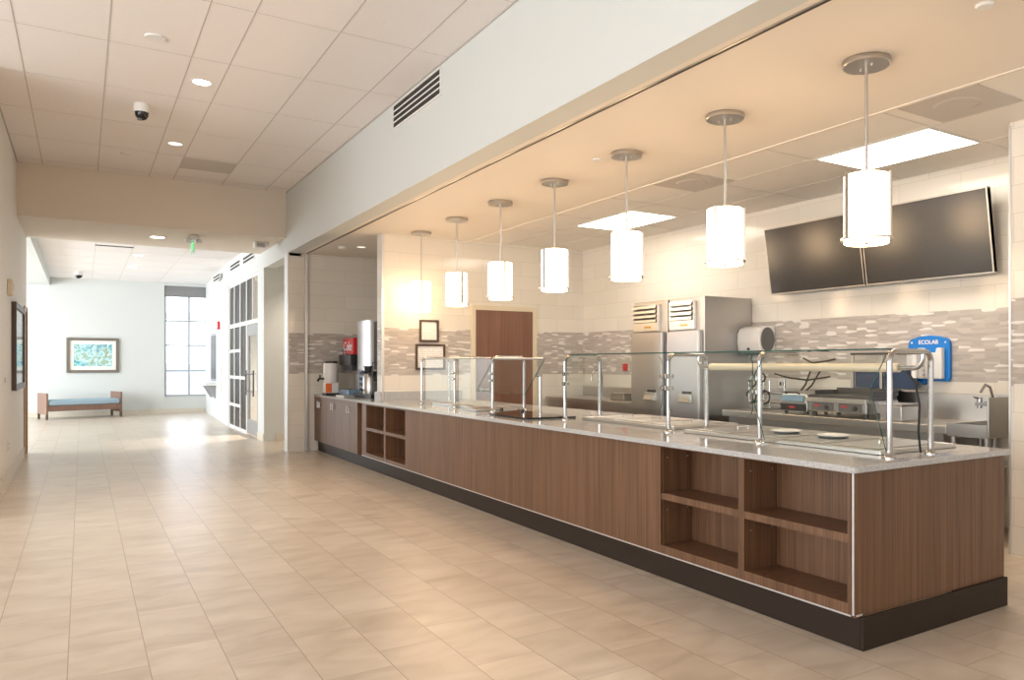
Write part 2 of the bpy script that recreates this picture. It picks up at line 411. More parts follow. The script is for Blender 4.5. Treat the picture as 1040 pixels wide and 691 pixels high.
g.build('grid', MAT['grid_kitchen'], ok)
sbx('trim_5', MAT['soffit'], 4.53, 4.56, -6.2, YK, ZS-.006, ZS+.03)
sbx('trim_8', MAT['grid'], XW-.012, XW, -6.1, 12.6, ZC-.012, ZC)
sbx('trim_9', MAT['grid'], XL, XL+.012, 8.8, 12.6, ZC-.012, ZC)
# beam across the hall
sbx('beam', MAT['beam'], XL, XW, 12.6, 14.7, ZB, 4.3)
# lobby ceiling, dropped lower along its left side
ol = struct(bx('ceiling_lobby', MAT['ceil'], -.69, 3.2, 14.7, YE+.2, ZF, ZF+.2))
g = MB()
for x in (.21, .815, 1.72): g.box(x-.006, x+.006, 14.7, YE, ZF-.002, ZF)
for k in range(8): g.box(-.69, 2.66, 15.3+1.22*k-.003, 15.3+1.22*k+.003, ZF-.002, ZF)
g.build('grid', MAT['grid_kitchen'], ol)
struct(bx('ceiling_lobby_left', MAT['paint'], -6.2, -.69, 14.7, YE+.2, 3.37, 3.8))
# left hall wall
sbx('wall_left', MAT['paint_lit'], XL-.2, XL, 8.6, 14.02, 0, 4.3)
sbx('wall_left_head', MAT['paint_lit'], XL-.2, XL, 14.02, 14.7, 2.22, 4.3)
sbx('baseboard_left', MAT['base'], XL, XL+.012, 8.6, 13.98, 0, .15)
dj = struct(bx('door_2', MAT['maple'], XL-.14, XL-.02, 14.06, 14.40, 0, 2.16))
MB().box(XL-.2, XL+.02, 13.98, 14.06, 0, 2.22).box(XL-.2, XL+.03, 14.40, 14.47, 0, 2.22).box(XL-.2, XL+.02, 14.06, 14.40, 2.15, 2.22).build('door_frame', MAT['maple'], dj)
# dining room behind and to the left of the camera
sbx('wall_dining_far', MAT['paint'], -6.2, XL-.2, 8.6, 8.8, 0, 4.3)
sbx('wall_lobby_near', MAT['paint'], -6.2, XL-.2, 14.27, 14.47, 0, 3.8)
o = MB().box(-6.4, -6.2, -6.2, 8.8, 0, .5).box(-6.4, -6.2, -6.2, 8.8, 3.2, 4.3)
for y in (-6.2, -1.4, 3.4, 8.2): o.box(-6.4, -6.2, y, y+.6, .5, 3.2)
struct(o.build('wall_dining_left', MAT['paint']))
o = MB().box(-6.4, 7.2, -6.4, -6.2, 0, .5).box(-6.4, 7.2, -6.4, -6.2, 3.2, 4.3)
for x in (-6.4, -1.9, 2.1, 6.6): o.box(x, x+.6, -6.4, -6.2, .5, 3.2)
struct(o.build('wall_near', MAT['paint']))
o = MB().box(-6.4, -6.2, 14.3, YE+.2, 0, .3).box(-6.4, -6.2, 14.3, YE+.2, 3.2, 3.8)
for y in (14.3, 19., 23.8): o.box(-6.4, -6.2, y, y+.4, .3, 3.2)
struct(o.build('wall_lobby_left', MAT['paint']))
# lobby end wall with the window beside the right wall
WX0, WX1, WZ0, WZ1 = 1.886, 2.94, .457, 3.51
o = MB().box(-6.4, WX0, YE, YE+.2, 0, 3.8).box(WX0, 3.2, YE, YE+.2, 0, WZ0).box(WX0, 3.2, YE, YE+.2, WZ1, 3.8)
struct(o.build('wall_far', MAT['paint']))
sbx('baseboard_far', MAT['base'], -6.2, 2.9, YE-.014, YE, 0, .12)
w = MB()
for x in (WX0, 2.47): w.box(x, x+.05, YE+.06, YE+.14, WZ0, WZ1)
for z in (WZ0, 1.14, 1.845, 2.52, WZ1-.05): w.box(WX0+.05, WX1, YE+.065, YE+.135, z, z+.045)
wf = struct(w.build('window_1', MAT['win_frame']))
bx('pane', MAT['win_glass'], WX0+.02, WX1+.2, YE+.095, YE+.105, WZ0+.02, WZ1-.02, wf)
bx('sill', MAT['paint'], WX0, WX1, YE-.02, YE+.06, WZ0-.03, WZ0, wf)
o = MB().box(WX0+.01, WX1+.02, YE+.03, YE+.045, 3.21, WZ1).cyl((YE+.04, 3.22), .014, WX0+.01, WX1, 12, 'x').build('roller_shade', MAT['shade_fabric'])
tag(o, 'grey roller shade pulled down over the top of the lobby window', 'window shade')
# what lies outside that window
struct(bx('ground_outside', MAT['asphalt'], -40, 60, 24.3, 200, -.4, -.3))
o = MB().box(-10, 40, 60, 70, -.3, 1.3).box(-2, 12, 30, 30.3, 2.9, 3.1).build('building_outside', MAT['hill']); struct(o)

# corridor beside the column
sbx('wall_corridor_far', MAT['paint'], XW+.2, 5.2, 14.37, 14.5, 0, 3.3)
sbx('baseboard_corridor', MAT['base'], XW+.2, 5.2, 14.355, 14.37, 0, .13)
sbx('baseboard_pier', MAT['base'], XW-.012, XW, 14.37, 14.93, 0, .13)
sbx('ceiling_corridor', MAT['soffit'], XW+.2, 5.2, 12.72, 14.37, 3.2, 3.3)
sbx('wall_corridor_end', MAT['paint'], 5.2, 5.35, 12.5, 14.5, 0, 3.3)
# room behind the storefront
sbx('wall_office_back', MAT['paint'], 5.6, 5.75, 14.5, 18.5, 0, 3.3)
sbx('wall_office_side', MAT['paint'], XW+.2, 5.75, 18.3, 18.45, 0, 3.3)
sbx('ceiling_office', MAT['ceil'], XW+.2, 5.75, 14.5, 18.4, 3.2, 3.3)

# storefront: dark glazing in pale mullions and a grey glass door
sf = MB()
for y0, y1 in ((14.93, 15.0), (16.14, 16.22), (16.86, 16.93), (17.57, 17.64), (18.21, 18.28)): sf.box(XW+.015, XW+.055, y0, y1, 0, 3.045)
sf.box(XW+.015, XW+.055, 15.53, 15.58, 2.2, 3.045)
for z0, z1, ya in ((0, .06, 16.22), (.47, .53, 16.93), (1.05, 1.11, 16.22), (1.60, 1.66, 16.93), (2.12, 2.20, 15.0), (2.99, 3.045, 15.0)): sf.box(XW+.016, XW+.054, ya, 18.21, z0, z1)
sfo = struct(sf.build('window_2', MAT['white']))
bx('dark_pane', MAT['dark_glass'], XW+.03, XW+.04, 16.22, 18.21, .06, 2.99, sfo)
bx('dark_pane', MAT['dark_glass'], XW+.03, XW+.04, 15.56, 16.14, 2.2, 2.99, sfo)
bx('clear_pane', MAT['win_glass'], XW+.03, XW+.04, 15.0, 15.54, 2.2, 2.99, sfo)
dr = MB().box(XW+.02, XW+.055, 15.02, 16.12, 1.90, 2.11).box(XW+.02, XW+.055, 15.02, 16.12, .02, .30).box(XW+.02, XW+.055, 15.02, 15.12, .30, 1.90).box(XW+.02, XW+.055, 15.98, 16.12, .30, 1.90).build('door_1', MAT['door_grey'])
struct(dr)
bx('glass_pane', MAT['win_glass'], XW+.034, XW+.04, 15.12, 15.98, .30, 1.90, dr)
for y in (15.2, 15.97):
    h = MB().tube([(XW-.03, y, .76), (XW-.03, y, 1.24)], .016)
    h.build('pull_handle', MAT['dark_steel'], dr)
for z in (.84, 1.17): MB().tube([(XW-.03, 15.2, z), (XW-.03, 15.97, z)], .011, 10).tube([(XW-.03, 15.97, z), (XW+.05, 15.97, z)], .011, 10).build('push_bar', MAT['dark_steel'], dr)

# kitchen shell
sbx('wall_back', MAT['tile'], XK, XK+.2, -6.2, YA, 0, 3.3)
pt = struct(bx('wall_kitchen', MAT['tile'], 3.325, XK, YK, YK+.2, 0, ZS+.02))
bx('end_trim', MAT['tile'], 3.30, 3.325, YK+.012, YK+.2, 0, ZS, pt)
bx('corner_guard', MAT['trim'], 3.296, 3.33, YK-.003, YK+.012, 0, ZS, pt)
sbx('wall_alcove_back', MAT['tile'], 4.15, 4.3, YK+.2, YA, 0, ZS)
sbx('pier_right', MAT['tile'], 5.585, XK, 1.2, 2.96, 0, ZS+.03)
sbx('trim_6', MAT['trim'], 5.580, 5.600, 2.95, 2.965, 0, ZS)
sbx('trim_7', MAT['trim'], 5.580, 5.592, 2.842, 2.852, 0, ZS)
dk = struct(bx('door_3', MAT['cherry'], 4.63, 5.55, YK-.03, YK-.002, .01, 2.13))
MB().box(4.565, 4.63, YK-.04, YK-.001, 0, 2.195).box(5.55, 5.615, YK-.04, YK-.001, 0, 2.195).box(4.63, 5.55, YK-.04, YK-.001, 2.13, 2.195).build('door_frame', MAT['tan'], dk)
MB().cyl((4.70, 1.0), .03, YK-.06, YK-.03, 16, 'y').tube([(4.70, YK-.06, 1.0), (4.82, YK-.06, 1.0)], .011).build('door_handle', MAT['nickel'], dk)

# ------------------------------------------------------------------ serving counter
plb = MB().box(3.112, 4.40, 2.342, 2.36, 0, .162).box(3.112, 3.13, 2.36, 12.49, 0, .162).box(4.38, 4.40, 2.36, 9.9, 0, .162).build('counter_plinth', MAT['plinth'], None, .004)
tag(plb, 'black-brown plinth running along the floor under the serving counter', 'plinth')
top = MB().prism([(3.045, 2.36), (3.052, 2.347), (3.065, 2.34), (4.43, 2.34), (4.43, YK-.001), (3.295, YK-.001), (3.295, YK+.201), (4.149, YK+.201), (4.149, YA-.001), (3.045, YA-.001)], 'z', ZU, ZT)
top = top.build('countertop', MAT['quartz'], None, .004)
tag(top, 'long speckled grey quartz countertop of the serving counter', 'countertop')
o = MB().box(3.33, 4.43, YK-.022, YK-.001, ZT, 1.0).build('upstand', MAT['quartz'], top, .002)
o = MB().box(3.262, 3.295, YK-.022, YK+.2, ZT, 1.0).build('upstand', MAT['quartz'], top, .002)
ep = MB().box(3.0752, 4.395, 2.362, 2.384, .162, ZU).build('end_panel', MAT['walnut'])
tag(ep, 'brown walnut-grain end panel closing the near end of the counter', 'panel')
bx('edge_trim', MAT['trim'], 3.0735, 3.0752, 2.366, 2.376, .172, ZU, ep)
bx('edge_trim', MAT['trim'], 3.083, 3.125, 2.356, 2.361, .168, .176, ep)

def cubby(name, label, y0, y1, cells, zz, yl=0., yr=0.):
    t = thing(name, label, 'shelf unit', (XP, (y0+y1)/2, .162), 0, 'open shelf units in the counter')
    oy, oz = (y0+y1)/2, .162
    def B(n, m, x0, x1, a, b, c, d, p=t): return bx(n, m, x0, x1, a-oy, b-oy, c-oz, d-oz, p)
    zt, zs1, zs0, zb = zz
    f = MB()
    ys = [y0]+[v for c in cells for v in c]+[y1]
    f.box(0, .02, y0-oy, y1-oy, .171-oz, zb-oz).box(0, .02, y0-oy, y1-oy, zt-oz, ZU-oz)
    for a, b in zip(ys[0::2], ys[1::2]):
        if b-a > .003: f.box(0, .02, a-oy, b-oy, zb-oz, zt-oz)
    f.build('face_frame', MAT['walnut'], t)
    for a, b in cells:
        B('shelf', MAT['walnut'], .001, .26, a, b, zs0, zs1)
        B('bottom_board', MAT['walnut'], .02, .26, a, b, zb-.02, zb)
        B('side_board', MAT['walnut'], .02, .26, a-.018, a, zb-.02, zt+.01)
        B('side_board', MAT['walnut'], .02, .26, b, b+.018, zb-.02, zt+.01)
        B('back_board', MAT['walnut'], .26, .275, a-.018, b+.018, zb-.02, zt+.01)
        if y0 < 4:
            for z in (zb+.22, zs1+.22):
                for x in (.05, .22): MB().cyl((x, z-oz), .004, b-oy-.003, b-oy, 8, 'y').build('shelf_pin', MAT['nickel'], t)
    B('edge_trim', MAT['trim'], -.0015, .02, y0, y1, .163, .171)
    return t
cubby('open_shelf_unit', 'walnut open shelf unit with four cubbies at the near end of the counter', 2.386, 3.832, [(2.405, 3.096), (3.141, 3.829)], (.846, .555, .514, .223))
far_unit = cubby('open_shelf_unit', 'small walnut open shelf unit next to the beverage cabinets', 8.417, 10.085, [(8.464, 9.145), (9.21, 9.90)], (.835, .545, .505, .215))
PAN = [(3.834, 5.366, 'walnut front panel of the counter beside the near open shelves'), (5.368, 6.899, 'middle walnut front panel of the serving counter'), (6.901, 8.415, 'walnut front panel of the counter beside the far open shelves')]
for a, b, lab in PAN:
    t = thing('counter_cabinet', lab, 'cabinet', (XP, (a+b)/2, .162), 0, 'plain front panels of the serving counter')
    h = (b-a)/2
    bx('panel_board', MAT['walnut'], 0, .02, -h, h, .009, ZU-.162, t)
    bx('carcass', MAT['walnut'], .02, .55, -h+.005, h-.005, .005, ZU-.165, t)
    bx('edge_trim', MAT['trim'], -.0015, .02, -h, h, .001, .009, t)
bx('filler_strip', MAT['walnut'], .06, .08, .836+.001, .967, .001, ZU-.162, far_unit)
for k, (a, b, lab) in enumerate([(10.22, 10.97, 'walnut two-door cabinet below the coffee urn'), (10.97, 11.80, 'walnut two-door cabinet below the soda fountain'), (11.80, 12.495, 'walnut two-door cabinet against the alcove end wall')]):
    t = thing('base_cabinet', lab, 'cabinet', (3.058, (a+b)/2, .162), 0, 'two-door cabinets under the beverage counter')
    h = (b-a)/2
    bx('body', MAT['walnut'], .02, .6, -h, h, 0, ZU-.163, t)
    for s in (-1, 1):
        d = bx('door', MAT['walnut'], 0, .019, *sorted((s*.002, s*(h-.002))), .002, ZU-.166, t)
        y = s*.055
        MB().tube([(-.028, y, .53), (-.028, y, .63)], .005, 8).tube([(-.028, y, .54), (0, y, .54)], .004, 8).tube([(-.028, y, .62), (0, y, .62)], .004, 8).build('handle', MAT['nickel'], d)

# ------------------------------------------------------------------ sneeze guards
XA, XR, ZA = 3.48, 3.84, 1.44
def arch(parent, y, rear=True, full=True):
    r = .055; r0 = .0155
    p = [(XA, y, ZT+.004), (XA, y, ZA-r)] + arc((XA+r, ZA-r), r, PI, PI/2, 6, lambda u, v: (u, y, v))[1:]
    if rear: p += arc((XR-r, ZA-r), r, PI/2, 0, 6, lambda u, v: (u, y, v)) + [(XR, y, ZT+.004)]
    else: p += [(XR-.02, y, ZA)]
    MB().tube(p, r0).build('post', MAT['chrome'], parent, smooth=True)
    for x in ((XA, XR) if rear else (XA,)):
        MB().lathe([(0, ZT), (.034, ZT), (.034, ZT+.006), (.022, ZT+.014), (.0165, ZT+.03), (0, ZT+.03)], (x, y)).build('post_flange', MAT['chrome'], parent, smooth=True)
def clamp(parent, y, z, x=XA-.012):
    MB().box(x-.012, x+.02, y-.022, y+.022, z-.014, z+.014).cyl((y, z), .017, x-.03, x-.012, 14, 'x').build('glass_clamp', MAT['chrome'], parent, .002)
def pane(parent, *c, t=.007, rim=(0, 1, 2, 3)):
    return MB().slab(*c, t, rim).build('glass_pane', [MAT['glass'], MAT['guard_edge']], parent)
def rounded_pane(parent, y0, y1, z0, z1, x, r=.06, t=.007):
    pts = []
    for cy, cz, a in ((y0+r, z0+r, PI), (y1-r, z0+r, 1.5*PI), (y1-r, z1-r, 0), (y0+r, z1-r, .5*PI)):
        pts += [(cy+r*math.cos(a+i*PI/12), cz+r*math.sin(a+i*PI/12)) for i in range(7)]
    m = MB().prism(pts, 'x', x-t/2, x+t/2)
    m.bm.faces.ensure_lookup_table()
    for f in m.bm.faces: f.material_index = 0 if len(f.verts) > 4 else 1
    return m.build('glass_pane', [MAT['glass'], MAT['guard_edge']], parent)
sg = thing('sneeze_guard', 'long glass and chrome sneeze guard over the near food wells', 'sneeze guard', (0, 0, 0), 0, 'sneeze guards on the counter')
for y, rear in ((2.46, True), (3.37, False), (4.25, True), (5.65, True)): arch(sg, y, rear)
for a, b in ((2.49, 3.345), (3.395, 4.225), (4.275, 5.63)):
    pane(sg, (XA+.01, a, ZA+.012), (XR-.03, a, ZA+.012), (XR-.03, b, ZA+.012), (XA+.01, b, ZA+.012))
pane(sg, (3.495, 2.49, ZA-.02), (3.495, 3.345, ZA-.02), (3.365, 3.345, 1.25), (3.365, 2.49, 1.25), rim=(1, 3))
pane(sg, (3.365, 2.49, 1.247), (3.365, 3.345, 1.247), (3.50, 3.345, .905), (3.50, 2.49, .905), rim=(1, 3))
rounded_pane(sg, 3.40, 4.215, 1.04, ZA-.01, XA-.03)
rounded_pane(sg, 4.285, 5.60, 1.04, ZA-.01, XA-.03)
for y in (4.22, 4.28, 5.62, 3.40):
    for z in (1.20, 1.285): clamp(sg, y, z)
# heat lamp hung from the arches
def hook(y0, y1):
    r = .05; zl = 1.352; p = [(3.765, y0, ZA-.005), (3.765, y0, zl+r)]
    s = 1 if y1 > y0 else -1
    p += [(3.765, y0+s*(r-r*math.cos(i*PI/12)), zl+r-r*math.sin(i*PI/12)) for i in range(1, 7)]
    return p+[(3.765, y0+s*.2, zl)]
for ha, hb in ((2.46, 4.2), (4.25, 2.4)): MB().tube(hook(ha, hb), .0135).build('lamp_hanger', MAT['chrome'], sg, smooth=True)
MB().tube([(3.765, 2.6, 1.352), (3.765, 4.12, 1.352)], .025).build('heat_lamp', MAT['lamp_tube'], sg, smooth=True)
MB().tube([(3.77, 2.56, 1.34), (3.79, 2.52, 1.27), (3.80, 2.50, 1.15), (3.79, 2.50, 1.0), (3.81, 2.5, ZT+.004)], .006, 8).build('lamp_cord', MAT['rubber'], sg, smooth=True)
sg2 = thing('sneeze_guard', 'glass and chrome sneeze guard over the far wells, one pane tilted out', 'sneeze guard', (0, 0, 0), 0, 'sneeze guards on the counter')
for y, rear in ((7.05, True), (8.0, False), (9.0, True)): arch(sg2, y, rear)
MB().tube([(XA+.02, 7.05, 1.425), (XA-.02, 5.98, 1.418)], .012, 10).build('top_rail', MAT['chrome'], sg2, smooth=True)
MB().tube([(XA, 6.08, ZT+.004), (XA, 6.08, 1.285)], .0145).lathe([(0, ZT), (.034, ZT), (.034, ZT+.006), (.018, ZT+.02), (0, ZT+.02)], (XA, 6.08)).build('post', MAT['chrome'], sg2, smooth=True)
MB().tube([(XA, 8.97, ZA-.01), (XA, 7.08, ZA-.01)], .009, 10).build('top_rail', MAT['chrome'], sg2, smooth=True)
clamp(sg2, 6.08, 1.27); 
for y in (7.05, 8.0): clamp(sg2, y, 1.20); clamp(sg2, y, 1.27)
pane(sg2, (XA-.01, 7.0, 1.415), (XA-.01, 5.98, 1.415), (3.27, 5.98, 1.10), (3.27, 7.0, 1.10))
pane(sg2, (XA+.02, 7.08, ZA-.02), (XA+.02, 7.96, ZA-.02), (XA+.02, 7.96, .93), (XA+.02, 7.08, .93))
pane(sg2, (XA+.02, 8.04, ZA-.02), (XA+.02, 8.95, ZA-.02), (XA+.02, 8.95, .93), (XA+.02, 8.04, .93))

# ------------------------------------------------------------------ food wells
def food_well(label, x0, x1, y0, y1, n, white=()):
    t = thing('food_well', label, 'food well', ((x0+x1)/2, (y0+y1)/2, ZT), 0, 'drop-in steel food wells')
    hx, hy = (x1-x0)/2, (y1-y0)/2; w = .035; z = .024
    MB().box(-hx, -hx+w, -hy, hy, 0, z).box(hx-w, hx, -hy, hy, 0, z).box(-hx+w, hx-w, -hy, -hy+w, 0, z).box(-hx+w, hx-w, hy-w, hy, 0, z).build('rim', MAT['steel_flat'], t, .004)
    st = (2*hy-2*w)/n
    for k in range(n):
        a = -hy+w+st*k
        m = MB().box(-hx+w+.005, hx-w-.005, a+.012, a+st-.012, .001, .018)
        m.box(-hx+w+.04, hx-w-.04, a+.045, a+st-.045, .018, .026)
        ld = m.build('pan_lid', MAT['steel_flat'], t, .004)
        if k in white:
            ld2 = MB().lathe([(0, .03), (.08, .03), (.10, .042), (.097, .046), (.075, .036), (0, .036)], (.02, a+st/2)).build('white_disc', MAT['white'], t, smooth=True)  # shallow white disc lying on the steel lid
        else:
            MB().tube([(-.05, a+st/2, .026), (-.05, a+st/2, .044), (.05, a+st/2, .044), (.05, a+st/2, .026)], .006, 8).build('lid_handle', MAT['steel_flat'], t, smooth=True)
        if k: MB().box(-hx+w, hx-w, a-.010, a+.010, .001, .022).build('adapter_bar', MAT['steel_flat'], t, .002)
    return t
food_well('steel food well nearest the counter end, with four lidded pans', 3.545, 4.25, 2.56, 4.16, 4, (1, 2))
food_well('steel food well in front of the refrigerators', 3.62, 4.27, 4.36, 5.60, 3)
food_well('small steel food well beyond the tilted glass pane', 3.50, 4.15, 7.60, 8.70, 3)
t = thing('cooktop', 'flat black glass cooktop on the counter behind the tilted pane', 'cooktop', (3.52, 6.28, ZT))
MB().prism([(-.30, -.42), (.18, -.46), (.18, .62), (-.30, .32)], 'z', 0, .016).build('glass_top', MAT['black_glass'], t, .003)
MB().cyl((.10, .40), .018, .016, .035, 16).build('knob', MAT['black'], t, smooth=True)
t = thing('warming_tray', 'thin steel warming tray with black knob beside the black cooktop', 'tray', (3.55, 7.32, ZT))
MB().box(-.22, .25, -.2, .2, 0, .02).build('plate', MAT['steel_flat'], t, .003)
MB().cyl((.05, -.235), .018, 0, .03, 16).build('knob', MAT['black'], t, smooth=True)

# ------------------------------------------------------------------ pendants
def pendant(label, y, ang, first=None):
    if first: return dup(first, (3.703, y, ZS), ang, label)
    t = thing('pendant_lamp', label, 'pendant lamp', (3.703, y, ZS), ang, 'pendant lamps over the serving counter')
    MB().lathe([(0, 0), (.128, 0), (.130, -.004), (.130, -.028), (.126, -.032), (0, -.032)], n=40).build('canopy', MAT['nickel'], t, smooth=True)
    for s in (-1, 1): MB().cyl((.0, s*.045), .006, -.045, -.032, 10).build('screw', MAT['nickel'], t)
    MB().cyl((0, 0), .0085, -.66, -.03, 14).lathe([(0, -.66), (.03, -.66), (.03, -.645), (.012, -.63), (0, -.63)]).build('rod', MAT['nickel'], t, smooth=True)
    sh = MB().lathe([(.118, -.648), (.122, -.652), (.122, -1.030), (.118, -1.034), (.116, -1.030), (.116, -.652), (.118, -.648)], n=28).build('shade', MAT['opal'], t, smooth=True)
    MB().lathe([(0, -1.016), (.115, -1.016), (.115, -1.020), (0, -1.020)], n=40).build('bottom_diffuser', MAT['opal'], t)
    MB().lathe([(.009, -.664), (.115, -.664), (.115, -.668), (.009, -.668), (.009, -.664)], n=40).build('top_diffuser', MAT['opal_top'], t)
    MB().lathe([(.118, -1.004), (.142, -1.004), (.142, -1.015), (.118, -1.015), (.118, -1.004)], n=40).build('ring', MAT['nickel'], t, smooth=True)
    for k in range(3):
        a = 2*PI*k/3; c, s = math.cos(a), math.sin(a)
        m = MB(); R0, R1, wv = .124, .138, .016
        q = [(R0*c-wv*-s, R0*s-wv*c), (R1*c-wv*-s, R1*s-wv*c), (R1*c+wv*-s, R1*s+wv*c), (R0*c+wv*-s, R0*s+wv*c)]
        m.prism(q, 'z', -1.012, -.645).build('bar', MAT['nickel'], t)
    MB().lathe([(0, -1.020), (.012, -1.020), (.012, -1.03), (.006, -1.04), (0, -1.04)]).build('finial', MAT['nickel'], t, smooth=True)
    return t
PL = [(2.767, -49, 'nearest pendant lamp, hanging in front of the wall screens'), (3.912, -27, 'second pendant lamp from the near end, left of the wall screens'), (5.06, -33, 'third pendant lamp from the near end, above the refrigerators'),
      (6.202, -44, 'middle pendant lamp of the seven, right of the brown door'), (7.317, 19, 'third pendant lamp from the far end, above the brown door'), (8.452, 26, 'second pendant lamp from the far end, above the lower framed notice'), (9.59, 5, 'farthest pendant lamp, beside the alcove corner above the framed notices')]
p0 = None
for y, off, lab in PL:
    d = Vector((0-3.703, 0-y)); base = math.atan2(d.y, d.x)
    # seen from the hall, the bar sits off to one side of the shade's middle
    t = pendant(lab, y, base + math.radians(off), p0)
    p0 = p0 or t

# ------------------------------------------------------------------ kitchen ceiling fittings
def troffer(label, y0, y1):
    t = thing('ceiling_light', label, 'ceiling light', (5.53, (y0+y1)/2, ZS+.022), 0, 'rectangular kitchen ceiling lights'); h = (y1-y0)/2
    MB().box(-.345, -.325, -h, h, -.008, .0).box(.325, .345, -h, h, -.008, 0).box(-.325, .325, -h, -h+.02, -.008, 0).box(-.325, .325, h-.02, h, -.008, 0).build('frame', MAT['white'], t)
    bx('lens', MAT['troffer'], -.325, .325, -h+.02, h-.02, -.005, -.001, t)
troffer('bright rectangular ceiling light above the wall screens', 3.33, 4.39)
troffer('bright rectangular ceiling light above the far refrigerator', 7.0, 8.17)
def diffuser(label, x, y):
    t = thing('ceiling_vent', label, 'ceiling vent', (x, y, ZS+.022), 0, 'square kitchen ceiling vents')
    bx('panel', MAT['vent_grey'], -.29, .29, -.28, .28, -.006, 0, t)
    MB().lathe([(0, -.012), (.13, -.012), (.15, -.006), (0, -.006)]).build('core', MAT['vent_grey'], t)
diffuser('square grey ceiling vent beside the pier', 4.87, 2.93); diffuser('square grey ceiling vent between the two kitchen lights', 4.87, 5.6)
for n, x, y, lab in (('sprinkler_cover', 3.595, 2.024, 'white sprinkler cover in the soffit near the nearest pendant'), ('sprinkler_cover', 3.612, 5.344, 'white sprinkler cover in the soffit by the middle pendants')):
    tag(MB().lathe([(0, ZS-.012), (.035, ZS-.012), (.042, ZS-.004), (.042, ZS), (0, ZS)], (x, y)).build(n, MAT['white'], None, smooth=True), lab, 'sprinkler', 'sprinkler covers in the soffit')
def downlight(label, x, y, z, r, mat, group):
    t = thing('recessed_light', label, 'ceiling light', (x, y, z), 0, group)
    MB().lathe([(r*.8, -.001), (r, -.001), (r, -.008), (r*.8, -.004), (r*.8, -.001)], n=32).build('trim_ring', MAT['white'], t, smooth=True)
    MB().cyl((0, 0), r*.8, -.003, -.001, 32).build('lens', MAT[mat], t)
downlight('lit recessed ceiling light nearest in the hall', .945, 8.09, ZC, .095, 'down', 'recessed hall ceiling lights')
downlight('dim recessed ceiling light by the grey ceiling vent', .943, 10.53, ZC, .095, 'down_dim', 'recessed hall ceiling lights')
downlight('recessed light in the underside of the beam', .975, 13.6, ZB, .12, 'down', 'recessed hall ceiling lights')
downlight('near recessed light in the lobby ceiling', .97, 18.18, ZF, .11, 'down', 'recessed lobby ceiling lights')
downlight('far recessed light in the lobby ceiling', .97, 20.39, ZF, .11, 'down', 'recessed lobby ceiling lights')
downlight('recessed light in the alcove soffit above the soda fountain', 3.43, 11.28, ZS, .07, 'down_dim', 'recessed alcove lights')
tag(MB().lathe([(0, ZS-.03), (.05, ZS-.03), (.06, ZS-.012), (.06, ZS), (0, ZS)], (3.2, 11.43)).build('smoke_detector', MAT['white'], None, smooth=True), 'pale round smoke detector in the alcove soffit', 'smoke detector')
tag(MB().lathe([(0, ZC-.012), (.075, ZC-.012), (.08, ZC-.004), (.08, ZC), (0, ZC)], (.50, 7.18)).build('ceiling_disc', MAT['white'], None, smooth=True), 'flat white disc in the hall ceiling nearer than the camera dome', 'sprinkler', 'white discs in the hall ceiling')
tag(MB().lathe([(0, ZC-.012), (.06, ZC-.012), (.065, ZC-.004), (.065, ZC), (0, ZC)], (.466, 11.37)).build('ceiling_disc', MAT['white'], None, smooth=True), 'flat white disc in the hall ceiling close to the beam', 'sprinkler', 'white discs in the hall ceiling')
tag(bx('ceiling_vent', MAT['vent_grey'], 1.11, 1.725, 11.15, 11.78, ZC-.006, ZC), 'grey perforated vent panel in the hall ceiling next to the beam', 'ceiling vent')
def dome(label, x, y, z, r):
    t = thing('security_camera', label, 'camera', (x, y, z), 0, 'dome security cameras')
    MB().lathe([(0, 0), (r, 0), (r, -.07), (r*.92, -.085), (0, -.085)]).build('housing', MAT['white'], t, smooth=True)
    MB().lathe([(r*.86, -.085), (r*.8, -.12), (r*.55, -.15), (r*.2, -.163), (0, -.165)]).build('dome', MAT['black_glass'], t, smooth=True)
    MB().lathe([(0, -.155), (r*.3, -.155), (r*.3, -.172), (0, -.172)], (-.02, -.03)).build('lens', MAT['smoke'], t, smooth=True)
dome('white and black dome camera on the hall ceiling', .512, 9.12, ZC, .075)
dome('small dome camera on the far lobby ceiling', -.068, 22.2, ZF, .09)
tag(bx('linear_vent', MAT['slot'], .20, .82, 16.95, 17.06, ZF-.006, ZF), 'thin dark slot vent in the lobby ceiling', 'ceiling vent')

# vents on the right wall
v = thing('wall_vent', 'large louvred vent high on the hall wall over the counter', 'vent', (XW, 7.03, 3.882))
MB().box(-.012, 0, -.63, .63, -.128, -.110).box(-.012, 0, -.63, .63, .110, .128).box(-.012, 0, -.63, -.612, -.11, .11).box(-.012, 0, .612, .63, -.11, .11).build('frame', MAT['white'], v)
bx('back', MAT['slot'], -.004, -.001, -.612, .612, -.11, .11, v)
for k in range(3):
    z = -.055+.055*k
    MB().prism([(-.014, z-.013), (-.003, z+.002), (-.003, z+.013), (-.014, z+.003)], 'y', -.612, .612).build('slat', MAT['white'], v)
for a, b, z, lab in ((15.25, 16.4, 3.385, 'slot vent on the wall right above the glass door'), (16.8, 17.98, 3.40, 'slot vent on the wall above the dark glazing'), (19.45, 20.5, 3.39, 'slot vent on the lobby wall above the red alarm')):
    xx = XW if a < 18.28 else XW
    v = thing('slot_vent', lab, 'vent', (xx, (a+b)/2, z), 0, 'slot vents on the lobby wall'); h = (b-a)/2
    bx('frame', MAT['white'], -.010, 0, -h, h, -.075, .075, v)
    for zz in (-.035, .035): bx('slot', MAT['slot'], -.013, -.010, -h+.02, h-.02, zz-.022, zz+.022, v)

